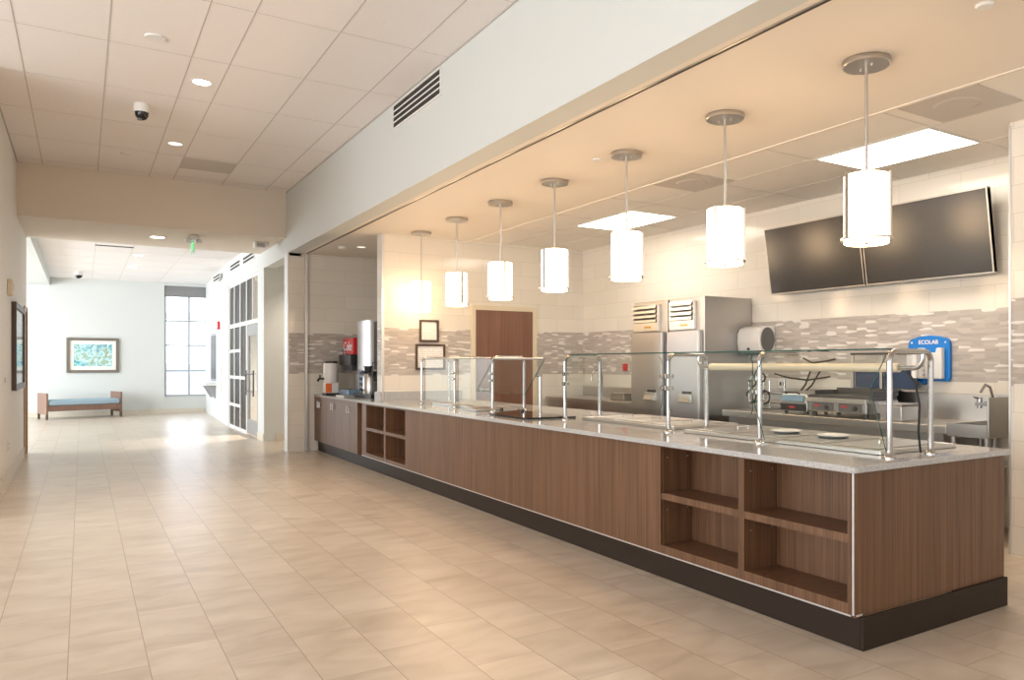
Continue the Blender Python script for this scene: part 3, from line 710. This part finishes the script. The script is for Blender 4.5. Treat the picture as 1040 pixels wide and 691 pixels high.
# ------------------------------------------------------------------ hall fittings
def on_lobby_wall(y): return XW + (y-18.28)/(24.2-18.28)*.26
e = thing('emergency_light', 'green glowing exit sign with two white spotlights under the beam', 'exit sign', (1.42, 13.2, ZB))
bx('housing', MAT['nickel'], -.055, .055, -.16, .16, -.075, 0, e, .006)
for s in (-1, 1): MB().lathe([(0, -.12), (.035, -.12), (.045, -.06), (.03, -.05), (0, -.05)], (s*.075, -.10)).build('spotlight', MAT['white'], e, smooth=True)
ac = MB().box(-.006, .006, -.15, .15, -.27, -.075).build('sign_panel', MAT['acrylic'], e)
text('lettering', 'EXIT', .15, MAT['green'], e, (-.0075, 0, -.17), FACE_HALL)
em = thing('strobe_unit', 'small white alarm unit under the beam by the right wall', 'alarm', (2.40, 13.25, ZB))
bx('body', MAT['white'], -.10, .08, -.08, .08, -.10, 0, em, .01); bx('lens', MAT['grey'], -.07, .05, -.085, -.08, -.085, -.02, em); bx('bracket', MAT['white'], .08, .13, -.03, .03, -.07, 0, em)
xa = on_lobby_wall(20.2)
f = thing('fire_alarm', 'red fire alarm on the white lobby wall', 'alarm', (xa, 20.2, 2.2))
bx('plate', MAT['red'], -.05, 0, -.12, .12, -.02, .17, f, .005); bx('lens', MAT['white'], -.062, -.05, -.045, .045, .02, .13, f)
xs = on_lobby_wall(21.5)
s_ = thing('service_window', 'grey service window with a shelf in the lobby wall', 'window', (xs, 21.5, 0))
bx('frame', MAT['door_grey'], -.02, 0, -.50, .50, .92, 2.13, s_); bx('pane', MAT['dark_glass'], -.024, -.02, -.42, .42, .98, 2.07, s_)
bx('shelf', MAT['white'], -.28, 0, -.55, .55, .82, .88, s_, .005)
for y in (-.4, .35): MB().prism([(-.24, .82), (0, .82), (0, .50), (-.05, .50)], 'y', y-.02, y+.02).build('bracket', MAT['grey'], s_)
xs = on_lobby_wall(19.9)
tag(MB().box(xs-.03, xs-.005, 19.72, 20.1, .65, 1.35).build('wall_panel', MAT['white'], None, .006), 'blank white panel fixed low on the lobby wall', 'panel')
st = thing('wall_strobe', 'cream alarm strobe on the left hall wall above the tall frame', 'alarm', (XL, 11.16, 2.25))
bx('body', MAT['tan'], 0, .05, -.10, .10, -.09, .10, st, .008); bx('lens', MAT['white'], .05, .065, -.05, .05, -.03, .05, st, .004)
pf = thing('framed_picture', 'tall dark framed picture on the left hall wall', 'picture', (XL, 12.53, 1.04))
MB().box(0, .05, -.85, -.78, 0, 1.09).box(0, .05, .78, .85, 0, 1.09).box(0, .05, -.78, .78, 0, .07).box(0, .05, -.78, .78, 1.02, 1.09).build('frame', MAT['frame'], pf)
bx('mat_board', MAT['mat_board'], .005, .018, -.78, .78, .07, 1.02, pf); bx('artwork', MAT['painting'], .018, .020, -.6, .6, .22, .87, pf); bx('glass', MAT['win_glass'], .034, .038, -.78, .78, .07, 1.02, pf)
ot = thing('outlet', 'white power outlet low on the left hall wall', 'outlet', (XL, 11.09, .42)); bx('plate', MAT['white'], 0, .008, -.04, .04, -.06, .06, ot, .002)
for z in (-.025, .025): bx('socket', MAT['grey'], .008, .010, -.018, .018, z-.014, z+.014, ot)
sw = thing('light_switch', 'white light switch on the left hall wall', 'switch', (XL, 10.6, 1.19)); bx('plate', MAT['white'], 0, .008, -.04, .04, -.06, .06, sw, .002); bx('rocker', MAT['grey'], .008, .014, -.016, .016, -.03, .03, sw)

# lobby bench and painting
b = thing('bench', 'wooden daybed bench with blue cushion below the painting', 'bench', (-.03, 23.25, 0), math.radians(17))
for s in (-1, 1):
    a = bx('side_panel', MAT['red_wood'], s*.81-.02, s*.81+.02, -.35, .35, .13, .64, b, .004)
    for y in (-.31, .31): bx('leg', MAT['frame'], s*.81-.02, s*.81+.02, y-.035, y+.035, 0, .13, b)
for y in (-.34, .34): bx('rail', MAT['red_wood'], -.79, .79, y-.015, y+.015, .20, .335, b)
bx('slat_base', MAT['red_wood'], -.79, .79, -.32, .32, .30, .33, b)
bx('cushion', MAT['cushion'], -.785, .785, -.33, .33, .335, .47, b, .03)
pp = thing('framed_painting', 'abstract blue and green painting in a grey frame above the bench', 'painting', (.24, YE, 1.58))
MB().box(-.58, -.51, -.05, 0, -.455, .455).box(.51, .58, -.05, 0, -.455, .455).box(-.51, .51, -.05, 0, -.455, -.385).box(-.51, .51, -.05, 0, .385, .455).build('frame', MAT['grey_frame'], pp, .004)
bx('mat_board', MAT['mat_board'], -.51, .51, -.018, -.004, -.385, .385, pp); bx('artwork', MAT['painting'], -.42, .42, -.020, -.018, -.29, .29, pp)

# ------------------------------------------------------------------ beverage alcove
j = thing('drink_dispenser', 'white drink dispenser with black spigot and orange label by the alcove wall', 'drink dispenser', (3.20, 12.08, ZT))
bx('base', MAT['black'], -.10, .10, -.10, .10, 0, .03, j, .006); bx('stand', MAT['white'], -.098, .098, -.098, .098, .03, .19, j, .01); bx('label_band', MAT['orange'], -.102, -.01, -.103, -.0985, .04, .18, j)
MB().lathe([(0, .19), (.10, .19), (.112, .22), (.112, .46), (.10, .49), (0, .49)]).build('tank', MAT['white'], j, smooth=True)
MB().lathe([(0, .49), (.105, .49), (.105, .515), (.03, .525), (0, .525)]).build('lid', MAT['black'], j, smooth=True)
MB().tube([(-.10, -.02, .25), (-.18, -.02, .25), (-.20, -.02, .21)], .018, 10).cyl((-.165, -.02), .012, .25, .31, 10).build('spigot', MAT['black'], j, smooth=True)
s_ = thing('soda_fountain', 'steel soda fountain with red sign beside the coffee urn', 'soda fountain', (3.50, 11.80, ZT))
MB().box(-.02, .30, -.30, .30, 0, .62).build('cabinet', MAT['steel'], s_, .008)
bx('drip_tray', MAT['light_blue'], -.20, -.02, -.30, .30, 0, .09, s_, .006); bx('splash_panel', MAT['steel_flat'], -.025, -.02, -.28, .28, .10, .33, s_)
bx('dispensing_head', MAT['black'], -.17, -.02, -.30, .30, .46, .62, s_, .01)
for k in range(6):
    y = -.25+.1*k
    MB().lathe([(0, .375), (.016, .375), (.024, .46), (0, .46)], (-.10, y)).build('nozzle', MAT['black'], s_, smooth=True)
    bx('lever', MAT['smoke'], -.15, -.135, y-.012, y+.012, .34, .47, s_)
sp = bx('sign_panel', MAT['red'], -.13, -.02, -.30, .22, .62, .87, s_, .012)
text('lettering', 'Coke', .19, MAT['letter'], sp, (-.133, -.03, .74), FACE_HALL, .0015, .25, .0015)
for k, (x, y) in enumerate(((.06, .20), (.07, .08), (.17, .14))):
    c = MB().lathe([(.030, 0), (.040, .11), (.0385, .11), (.0285, .002), (0, .002), (0, 0), (.030, 0)], (3.50-.16+x-.02, 11.80+y)).build('drinking_cup', MAT['cup'], None, smooth=True)
    c.location.z = ZT+.62
    tag(c, ('clear cup on top of the soda fountain, nearest the spigot', 'clear cup on top of the soda fountain beside the red sign', 'clear cup at the back of the soda fountain top')[k], 'cup', 'clear cups on the soda fountain')
u = thing('coffee_urn', 'tall steel coffee brewer with dark side standing beside the partition', 'coffee machine', (3.37, 11.0, ZT))
bx('base', MAT['black'], -.02, .40, -.42, .40, 0, .05, u, .006)
MB().prism([(.40, -.40), (.06, -.40), (.02, -.34), (-.01, -.2), (-.02, 0), (-.01, .2), (.02, .34), (.06, .40), (.40, .40)], 'z', .38, 1.10).build('upper_housing', MAT['steel'], u, .006, smooth=True)
bx('side_panel', MAT['smoke'], .03, .39, -.405, -.40, .40, 1.07, u)
bx('column', MAT['smoke'], .20, .40, -.38, .38, .05, .39, u)
bx('control_panel', MAT['navy'], .06, .20, .16, .38, .08, .36, u, .006)
for k in range(3): bx('button', MAT['light_blue'], .054, .06, .20, .34, .12+.08*k, .16+.08*k, u)
MB().lathe([(0, .05), (.10, .05), (.105, .08), (.105, .30), (.08, .34), (.03, .36), (0, .36)], (.08, -.08)).build('server', MAT['steel_flat'], u, smooth=True)
MB().tube([(-.03, -.08, .09), (-.05, -.08, .12)], .012, 8).build('tap', MAT['black'], u)
MB().lathe([(0, .375), (.06, .375), (.075, .45), (0, .45)], (.0, -.28)).build('brew_basket', MAT['black'], u, smooth=True)
MB().tube([(0, -.44, .05), (0, -.44, .50), (.18, -.44, .50), (.18, -.44, .05)], .008, 8).tube([(0, -.44, .25), (.18, -.44, .25)], .006, 8).build('wire_rack', MAT['black'], u, smooth=True)
tag(MB().box(3.12, 3.28, 11.10, 11.50, ZT, ZT+.025).build('drip_mat', MAT['steel_flat'], None, .004), 'low steel drip tray on the beverage counter before the urn', 'tray')

# ------------------------------------------------------------------ kitchen wall things
def notice(name, label, x0, x1, z0, z1):
    t = thing(name, label, 'framed notice', ((x0+x1)/2, YK, (z0+z1)/2), 0, 'framed notices on the kitchen wall'); hx, hz, w = (x1-x0)/2, (z1-z0)/2, .028
    MB().box(-hx, -hx+w, -.025, 0, -hz, hz).box(hx-w, hx, -.025, 0, -hz, hz).box(-hx+w, hx-w, -.025, 0, -hz, -hz+w).box(-hx+w, hx-w, -.025, 0, hz-w, hz).build('frame', MAT['frame'], t)
    bx('paper', MAT['paper'], -hx+w, hx-w, -.010, -.004, -hz+w, hz-w, t)
notice('framed_notice', 'upper small dark-framed notice on the tiled partition', 3.81, 4.085, 1.665, 1.965); notice('framed_notice', 'lower wider dark-framed notice on the tiled partition', 3.755, 4.18, 1.285, 1.635)

def screen(label, y0, y1):
    t = thing('wall_screen', label, 'television', (6.32, (y0+y1)/2, 2.13), 0, 'switched-off wall screens'); w = (y1-y0)/2
    def Q(u, v): return (-.115*v/.70 + u, v)
    MB().prism([Q(0, 0), Q(.05, 0), Q(.05, .70), Q(0, .70)], 'y', -w, w).build('housing', MAT['black'], t, .003)
    MB().prism([Q(-.004, .012), Q(0, .012), Q(0, .688), Q(-.004, .688)], 'y', -w+.01, w-.01).build('display', MAT['screen'], t)
    f = MB()
    f.prism([Q(-.007, -.003), Q(.052, -.003), Q(.052, .009), Q(-.007, .009)], 'y', -w-.002, w+.002)
    f.prism([Q(-.007, .691), Q(.052, .691), Q(.052, .703), Q(-.007, .703)], 'y', -w-.002, w+.002)
    for s in (-1, 1):
        a, b = sorted((s*w, s*(w-.010))); f.prism([Q(-.007, .009), Q(.052, .009), Q(.052, .691), Q(-.007, .691)], 'y', a, b)
    f.build('bezel', MAT['nickel'], t)
    bx('mount', MAT['dark_steel'], .0, .13, -.15, .15, .25, .45, t)
screen('left one of two dark wall screens, nearer the refrigerators', 4.735, 5.945); screen('right one of two dark wall screens, nearer the tiled pier', 3.475, 4.715)

def fridge(label, y0, y1, h):
    t = thing('refrigerator', label, 'refrigerator', (5.70, (y0+y1)/2, 0), 0, 'upright steel refrigerators'); w = (y1-y0)/2
    bx('body', MAT['steel'], .02, .74, -w, w, .14, h, t, .006)
    d = bx('door', MAT['steel'], -.03, .018, -w+.03, w-.01, .16, 1.745, t, .008)
    MB().box(-.042, -.03, -w+.035, -w+.060, .30, 1.74).build('edge_grip', MAT['steel_flat'], d, .004)
    MB().box(-.065, -.03, -w+.14, -w+.34, .93, 1.03).prism([(-.10, .945), (-.065, .93), (-.065, 1.0)], 'y', -w+.15, -w+.33).build('handle', MAT['steel_flat'], d, .006)
    MB().box(-.034, -.028, -w+.16, -w+.32, 1.02, 1.06).build('handle_recess', MAT['black'], d)
    pnl = bx('grille_panel', MAT['steel_flat'], -.02, .019, -w+.13, w-.04, 1.755, h-.05, t, .004)
    bx('grille_gap', MAT['slot'], -.023, -.02, -w+.16, w-.06, 1.86, h-.075, pnl)
    for k in range(4):
        z = 1.895+.055*k
        MB().prism([(-.040, z-.030), (-.023, z+.008), (-.023, z+.018), (-.040, z-.002)], 'y', -w+.16, w-.06).build('louvre', MAT['steel_flat'], pnl)
    bx('badge', MAT['badge'], -.024, -.020, -.06, .06, 1.795, 1.82, pnl)
    for x in (.08, .66):
        for y in (-w+.06, w-.06): MB().cyl((x, y), .025, 0, .14, 12).build('leg', MAT['nickel'], t)
fridge('upright steel refrigerator next to the towel dispenser', 6.36, 6.97, 2.12); fridge('upright steel refrigerator on the far side, nearer the brown door', 7.0, 7.66, 2.12)

td = thing('towel_dispenser', 'white paper towel dispenser with dark side beside the refrigerator', 'towel dispenser', (XK, 6.14, 1.49))
pts = [(-.20, .0), (-.235, .03), (-.25, .12), (-.245, .22), (-.21, .275), (-.14, .30), (0, .30), (0, 0)]
MB().prism(pts, 'y', -.13, .22).build('cover', MAT['white'], td, .015)
MB().prism([(-.125+.105*math.cos(2*PI*i/24), .15+.135*math.sin(2*PI*i/24)) for i in range(24)], 'y', -.142, -.13).build('side_cap', MAT['smoke'], td, .004)
bx('outlet_slot', MAT['guard_edge'], -.19, -.06, -.11, .20, -.012, 0, td); MB().cyl((.04, .045), .014, -.255, -.235, 12, 'x').build('sensor', MAT['black'], td)

ec = thing('soap_station', 'blue wall board holding white chemical dispensers above the sink', 'dispenser board', (XK, 4.13, 1.215))
pr = [(-.19, 0), (.19, 0), (.205, .03), (.205, .33)]
pr += [(.205-.06*(1-math.cos(i*PI/12)), .33+.06*math.sin(i*PI/12)) for i in range(1, 7)]
pr += [(.10, .405), (0, .415), (-.10, .405)] + [(-(.205-.06*(1-math.cos(i*PI/12))), .33+.06*math.sin(i*PI/12)) for i in range(6, 0, -1)] + [(-.205, .33), (-.205, .03)]
MB().prism(pr, 'x', -.04, 0).build('board', MAT['blue'], ec, .006)
text('lettering', 'ECOLAB', .052, MAT['letter'], ec, (-.0415, 0, .352), FACE_HALL, .0015, 0., .0006)
MB().prism([(-.165, .02), (.185, .02), (.185, .27), (.08, .27), (.075, .30), (.02, .30), (.015, .262), (-.10, .255), (-.11, .30), (-.165, .30)], 'x', -.10, -.04).build('dispenser_unit', MAT['white'], ec, .012)
for y in (-.13, -.06): MB().cyl((y, 0), .028, .03, .24, 14).build('bottle', MAT['white'], ec).location = (-.115, 0, 0)
for zz in (.05, .09, .13): bx('rib', MAT['grey'], -.103, -.10, .0, .14, zz, zz+.012, ec)
MB().prism([(.01, 0), (.07, 0), (.04, -.035)], 'x', -.06, -.01).build('drip_tip', MAT['blue'], ec)
for y in (-.165, .165): MB().cyl((y, .35), .008, -.043, -.04, 10, 'x').build('screw', MAT['letter'], ec)
tag(MB().box(XK-.05, XK, 8.78, 8.84, 1.27, 1.37).build('wall_tag', MAT['red'], None, .004), 'small red box on the wall under the mosaic by the refrigerator', 'wall box')
ob = thing('wall_outlet', 'pale double outlet on the kitchen wall below the towel dispenser', 'outlet', (XK, 5.9, 1.15)); bx('plate', MAT['white'], -.008, 0, -.06, .06, -.06, .06, ob)
for y in (-.025, .025): bx('socket', MAT['black'], -.011, -.008, y-.012, y+.012, -.02, .02, ob)

# back worktable with sink
bt = thing('work_table', 'long steel work table along the kitchen back wall', 'work table', (6.08, 4.55, 0))
MB().box(-.33, .35, -1.0, 1.57, .81, .878).build('top', MAT['steel_flat'], bt, .006); bx('backsplash', MAT['steel_flat'], .34, .365, -1.0, 1.57, .87, 1.11, bt, .004)
bx('undershelf', MAT['steel'], -.28, .33, -.95, 1.5, .28, .31, bt)
bx('apron', MAT['steel'], -.29, -.27, -.95, 1.5, .66, .835, bt)
for y in (-.92, -.1, .7, 1.48):
    for x in (-.27, .30): MB().cyl((x, y), .02, 0, .84, 14).build('leg', MAT['steel'], bt, smooth=True)
sk = thing('sink', 'steel sink with side splash at the end of the work table', 'sink', (6.08, 3.36, 0))
MB().box(-.34, .35, -.16, -.145, .815, 1.115).build('side_splash', MAT['steel'], sk, .004)
MB().box(-.34, -.30, -.145, .18, .80, .90).box(.31, .35, -.145, .18, .80, 1.115).box(-.30, .31, -.145, -.11, .80, .90).box(-.30, .31, .15, .18, .80, .90).box(-.30, .31, -.11, .15, .55, .57).build('basin', MAT['steel_flat'], sk)
for y in (-.12, .15):
    for x in (-.30, .30): MB().cyl((x, y), .02, 0, .80, 14).build('leg', MAT['steel'], sk, smooth=True)
fa = MB().box(.20, .31, .0, .26, 1.02, 1.05)
for y in (.02, .24): fa.cyl((.24, y), .022, 1.0, 1.09, 14).tube([(.24, y, 1.08), (.14, y, 1.095)], .009, 8)
fa.tube([(.24, .13, 1.04), (.24, .13, 1.10), (.20, .13, 1.18), (.13, .13, 1.20), (.06, .13, 1.14)], .011, 10).tube([(.31, .03, 1.035), (.365, .03, 1.035)], .02, 10).tube([(.31, .23, 1.035), (.365, .23, 1.035)], .02, 10)
fa.build('faucet', MAT['chrome'], sk, smooth=True)
# appliances on the table
gr = thing('panini_press', 'small steel press with pale blue front on the work table', 'grill', (5.98, 5.20, .878))
bx('body', MAT['steel'], -.14, .22, -.17, .17, .03, .15, gr, .01); bx('front_panel', MAT['black'], -.150, -.14, -.16, .16, .035, .10, gr); bx('badge', MAT['red'], -.154, -.150, -.02, .05, .06, .078, gr)
MB().prism([(-.16, .11), (.20, .14), (.20, .215), (.06, .225), (-.13, .20)], 'y', -.165, .165).build('lid', MAT['steel_flat'], gr, .015); bx('lid_front', MAT['light_blue'], -.165, -.150, -.14, .14, .125, .19, gr, .004)
MB().tube([(-.15, -.08, .20), (-.19, -.08, .215), (-.19, .08, .215), (-.15, .08, .20)], .009, 8).build('handle', MAT['black'], gr, smooth=True)
for x in (-.10, .18):
    for y in (-.13, .13): MB().cyl((x, y), .018, 0, .03, 12).build('foot', MAT['black'], gr)
gd = thing('griddle', 'wide steel griddle with two dark control panels on the work table', 'griddle', (6.0, 4.66, .878))
bx('body', MAT['steel'], -.20, .26, -.33, .33, .045, .165, gd, .008); bx('top_plate', MAT['dark_steel'], -.18, .25, -.32, .32, .165, .20, gd, .004); bx('front_ledge', MAT['steel_flat'], -.23, -.19, -.34, .34, .135, .175, gd, .004)
MB().box(.22, .26, -.33, .33, .20, .26).box(-.10, .22, -.33, -.315, .20, .24).box(-.10, .22, .315, .33, .20, .24).build('splash', MAT['dark_steel'], gd)
for s in (-1, 1):
    cp = bx('control_panel', MAT['smoke'], -.206, -.20, s*.155-.125, s*.155+.125, .055, .130, gd)
    bx('badge', MAT['red'], -.209, -.206, s*.155+.03, s*.155+.09, .095, .112, cp); MB().cyl((s*.155-.06, .09), .02, -.225, -.206, 16, 'x').build('knob', MAT['black'], cp)
for x in (-.15, .20):
    for y in (-.29, .29): MB().cyl((x, y), .022, 0, .045, 12).build('foot', MAT['black'], gd)
rk = thing('monitor_rack', 'dark metal rack holding two blue panels on the back wall', 'rack', (XK, 4.52, 1.135))
MB().box(-.16, -.13, -.36, .36, .32, .345).box(-.16, -.13, .335, .36, 0, .32).box(-.16, -.13, .01, .035, 0, .32).box(-.16, 0, -.36, .36, -.02, .0).build('frame', MAT['nickel'], rk, .003)
bx('top_strip', MAT['dark_steel'], -.165, -.16, -.36, .36, .322, .343, rk)
for y0, y1 in ((.05, .325), (-.34, -.005)): bx('panel', MAT['navy'], -.14, -.12, y0, y1, .005, .20, rk, .004)
ub = thing('utility_box', 'small grey steel box at the end of the griddle', 'box', (5.96, 4.12, .878)); bx('body', MAT['steel'], -.12, .12, -.11, .11, .0, .13, ub, .01); bx('lid', MAT['grey'], -.125, .125, -.115, .115, .13, .15, ub, .006)
# cable tangle and coils on the wall
for k, (pts, lab) in enumerate([
    ([(6.40, 5.15, 1.42), (6.36, 5.22, 1.40), (6.34, 5.40, 1.38), (6.38, 5.55, 1.43)], 'black cable hanging across the tile behind the heat lamp'),
    ([(6.40, 5.30, 1.36), (6.34, 5.40, 1.15), (6.32, 5.55, 1.02), (6.32, 5.75, .95)], 'black power cord dropping to the work table beside the press'),
    ([(6.40, 5.45, 1.34), (6.33, 5.48, 1.15), (6.33, 5.65, .98), (6.30, 5.80, .93)], 'second black power cord dropping beside the first to the table'),
    ([(6.38, 5.20, 1.24), (6.33, 5.45, 1.20), (6.32, 5.70, 1.22), (6.38, 5.95, 1.26)], 'slack black cable looped low along the kitchen wall')]):
    tag(MB().tube(pts, .009, 8).build('power_cord', MAT['rubber'], None, smooth=True), lab, 'cord', 'black cords on the kitchen wall')
hr = thing('hose_rack', 'chrome wire rack with black looped hoses below the towel dispenser', 'rack', (6.33, 6.0, .89))
MB().box(-.14, .1, -.14, .14, 0, .02).build('base', MAT['steel'], hr)
for z in (.06, .16): MB().tube([(-.14, -.15, z), (-.14, .15, z), (.09, .15, z), (.09, -.15, z), (-.14, -.15, z)], .012, 8).build('rail', MAT['chrome'], hr, smooth=True)
for x, y in ((-.14, -.15), (-.14, .15), (.09, -.15), (.09, .15)): MB().tube([(x, y, .0), (x, y, .30)], .007, 8).build('upright', MAT['chrome'], hr)
for y, z, r in ((.08, .28, .05), (-.06, .33, .045), (.1, .12, .07), (-.1, .12, .07)):
    MB().tube([(-.16, y+r*math.cos(i*PI/9), z+r*math.sin(i*PI/9)) for i in range(15)], .010, 8).build('hose', MAT['rubber'], hr, smooth=True)
# far-left work table with faucet, and bin
wt = thing('prep_table', 'steel prep table in the far kitchen corner beside the refrigerator', 'work table', (6.08, 8.80, 0))
bx('top', MAT['steel_flat'], -.33, .35, -1.10, 1.10, .84, .885, wt, .006); bx('backsplash', MAT['steel_flat'], .34, .365, -1.10, 1.10, .885, 1.03, wt); bx('undershelf', MAT['steel'], -.28, .33, -1.05, 1.05, .28, .31, wt); bx('apron', MAT['steel'], -.30, -.28, -1.05, 1.05, .60, .84, wt)
for y in (-1.05, 0, 1.05):
    for x in (-.28, .30): MB().cyl((x, y), .02, 0, .84, 14).build('leg', MAT['steel'], wt, smooth=True)
MB().tube([(.25, .45, .885), (.25, .45, 1.18)] + [(.25-.09+.09*math.cos(i*PI/8), .45, 1.18+.09*math.sin(i*PI/8)) for i in range(1, 9)] + [(.07, .45, 1.12)], .011, 10).build('faucet', MAT['chrome'], wt, smooth=True)
pn = thing('steel_pan', 'small steel pan on the prep table in the kitchen corner', 'pan', (5.98, 8.25, .885)); MB().box(-.10, .10, -.16, .16, 0, .09).build('body', MAT['steel'], pn, .015); bx('rim', MAT['steel_flat'], -.115, .115, -.175, .175, .09, .096, pn)
sd = thing('soap_dispenser', 'white wall box under the mosaic in the kitchen corner', 'dispenser', (XK, 8.35, 1.05)); bx('body', MAT['white'], -.10, 0, -.22, .22, 0, .22, sd, .008); bx('slot', MAT['grey'], -.104, -.10, -.12, .12, .02, .04, sd)
bn = thing('waste_bin', 'grey waste bin standing in front of the brown kitchen door', 'bin', (5.02, 8.75, 0))
MB().lathe([(0, 0), (.18, 0), (.215, .74), (.225, .74), (.225, .77), (.20, .77), (.19, .72), (0, .72)]).build('body', MAT['grey'], bn, smooth=True)
MB().tube([(.0, -.23, .66), (.0, -.25, .70), (0, -.23, .74)], .012, 8).build('handle', MAT['grey'], bn, smooth=True)
tag(MB().prism([(2.5+.025*math.cos(i*PI/4)-.36, 2.55+.014*math.sin(i*PI/4)) for i in range(8)], 'z', 0, .004).build('floor_scrap', MAT['black'], None), 'tiny black scrap on the floor near the counter corner', 'scrap')

# ------------------------------------------------------------------ light
W = bpy.data.worlds.new('sky'); scene.world = W; W.use_nodes = True; W.cycles.sampling_method = 'NONE'
bg = W.node_tree.nodes['Background']; bg.inputs[0].default_value = (.90, .95, 1., 1); bg.inputs[1].default_value = 3.0
def area(name, loc, rot, sx, sy, power, col):
    l = bpy.data.lights.new(name, 'AREA'); l.shape = 'RECTANGLE'; l.size = sx; l.size_y = sy; l.energy = power; l.color = col
    o = bpy.data.objects.new(name, l); COL.objects.link(o); o.location = loc; o.rotation_euler = rot
    return o
FILL_COL = (.93, .96, 1.)
LOBBY, DINING, NEAR = 400, 180, 36
# daylight from lobby's left windows, plus added fill from unseen dining and rear walls
for k, y in enumerate((16.85, 21.6)):
    sbx('window_%d' % (k+3), MAT['sky_block'], -6.34, -6.30, y-2.3, y+2.3, .3, 3.2)  # added sheet closing the opening against the sky
    area('lobby_daylight', (-6.19, y, 1.75), (0, -PI/2, 0), 2.8, 4.0, LOBBY, (.86, .92, 1.))
for k, y in enumerate((-3.5, 1.3, 6.1)):
    sbx('window_%d' % (k+5), MAT['sky_block'], -6.34, -6.30, y-2.2, y+2.2, .5, 3.2)  # unseen sheet, added to keep sky light out
    area('dining_fill', (-6.19, y, 1.85), (0, -PI/2, 0), 2.6, 4.0, DINING, FILL_COL)  # added fill lamp in an invented window opening
for k, x in enumerate((-3.7, .3, 4.7)):
    sbx('window_%d' % (k+8), MAT['sky_block'], x-2.1, x+2.1, -6.34, -6.30, .5, 3.2)  # added sheet, blocks the sky behind the camera
    area('near_fill', (x, -6.19, 1.85), (PI/2, 0, 0), 3.6, 2.6, NEAR, FILL_COL)  # fill lamp added behind the camera, window invented for it
def point(name, loc, power, col, r=.04):
    l = bpy.data.lights.new(name, 'POINT'); l.energy = power; l.color = col; l.shadow_soft_size = r
    o = bpy.data.objects.new(name, l); COL.objects.link(o); o.location = loc
for nm, x, y, z, e in (('downlight_hall', .945, 8.09, ZC-.02, 40), ('downlight_hall', .943, 10.53, ZC-.02, 8), ('downlight_alcove', 3.43, 11.28, ZS-.02, 3), ('corridor_fill', 3.6, 13.6, 3.1, 25), ('office_fill', 4.2, 15.9, 3.1, 220)):  # corridor and office spots are added to brighten them, no fixtures there
    l = bpy.data.lights.new(nm, 'SPOT'); l.energy = e*4; l.color = (1., .86, .70); l.spot_size = 2.3; l.spot_blend = .8; l.shadow_soft_size = .07
    o = bpy.data.objects.new(nm, l); COL.objects.link(o); o.location = (x, y, z)

for k in ('opal_top', 'down', 'down_dim', 'green'): MAT[k].cycles.emission_sampling = 'NONE'
# ------------------------------------------------------------------ camera
cam = bpy.data.cameras.new('camera'); co = bpy.data.objects.new('camera', cam); COL.objects.link(co)
FPX, CX, HY = 781.1, 597., 368.86
cam.sensor_fit = 'HORIZONTAL'; cam.sensor_width = 36; cam.lens = FPX*36/1040
cam.shift_x = (520-CX)/1040; cam.shift_y = (HY-345.5)/1040
cam.clip_start = .05; cam.clip_end = 400
co.location = (0, 0, 1.379); co.rotation_euler = (PI/2, 0, -math.radians(33.3254))
scene.camera = co
vs = scene.view_settings; vs.view_transform = 'Standard'; vs.look = 'None'; vs.gamma = 1; vs.use_curve_mapping = False; vs.exposure = .24
cy = scene.cycles; cy.max_bounces = 10; cy.diffuse_bounces = 5; cy.glossy_bounces = 5; cy.transparent_max_bounces = 24; cy.use_denoising = True; cy.sample_clamp_indirect = 3; cy.use_adaptive_sampling = False; cy.caustics_reflective = False; cy.caustics_refractive = False
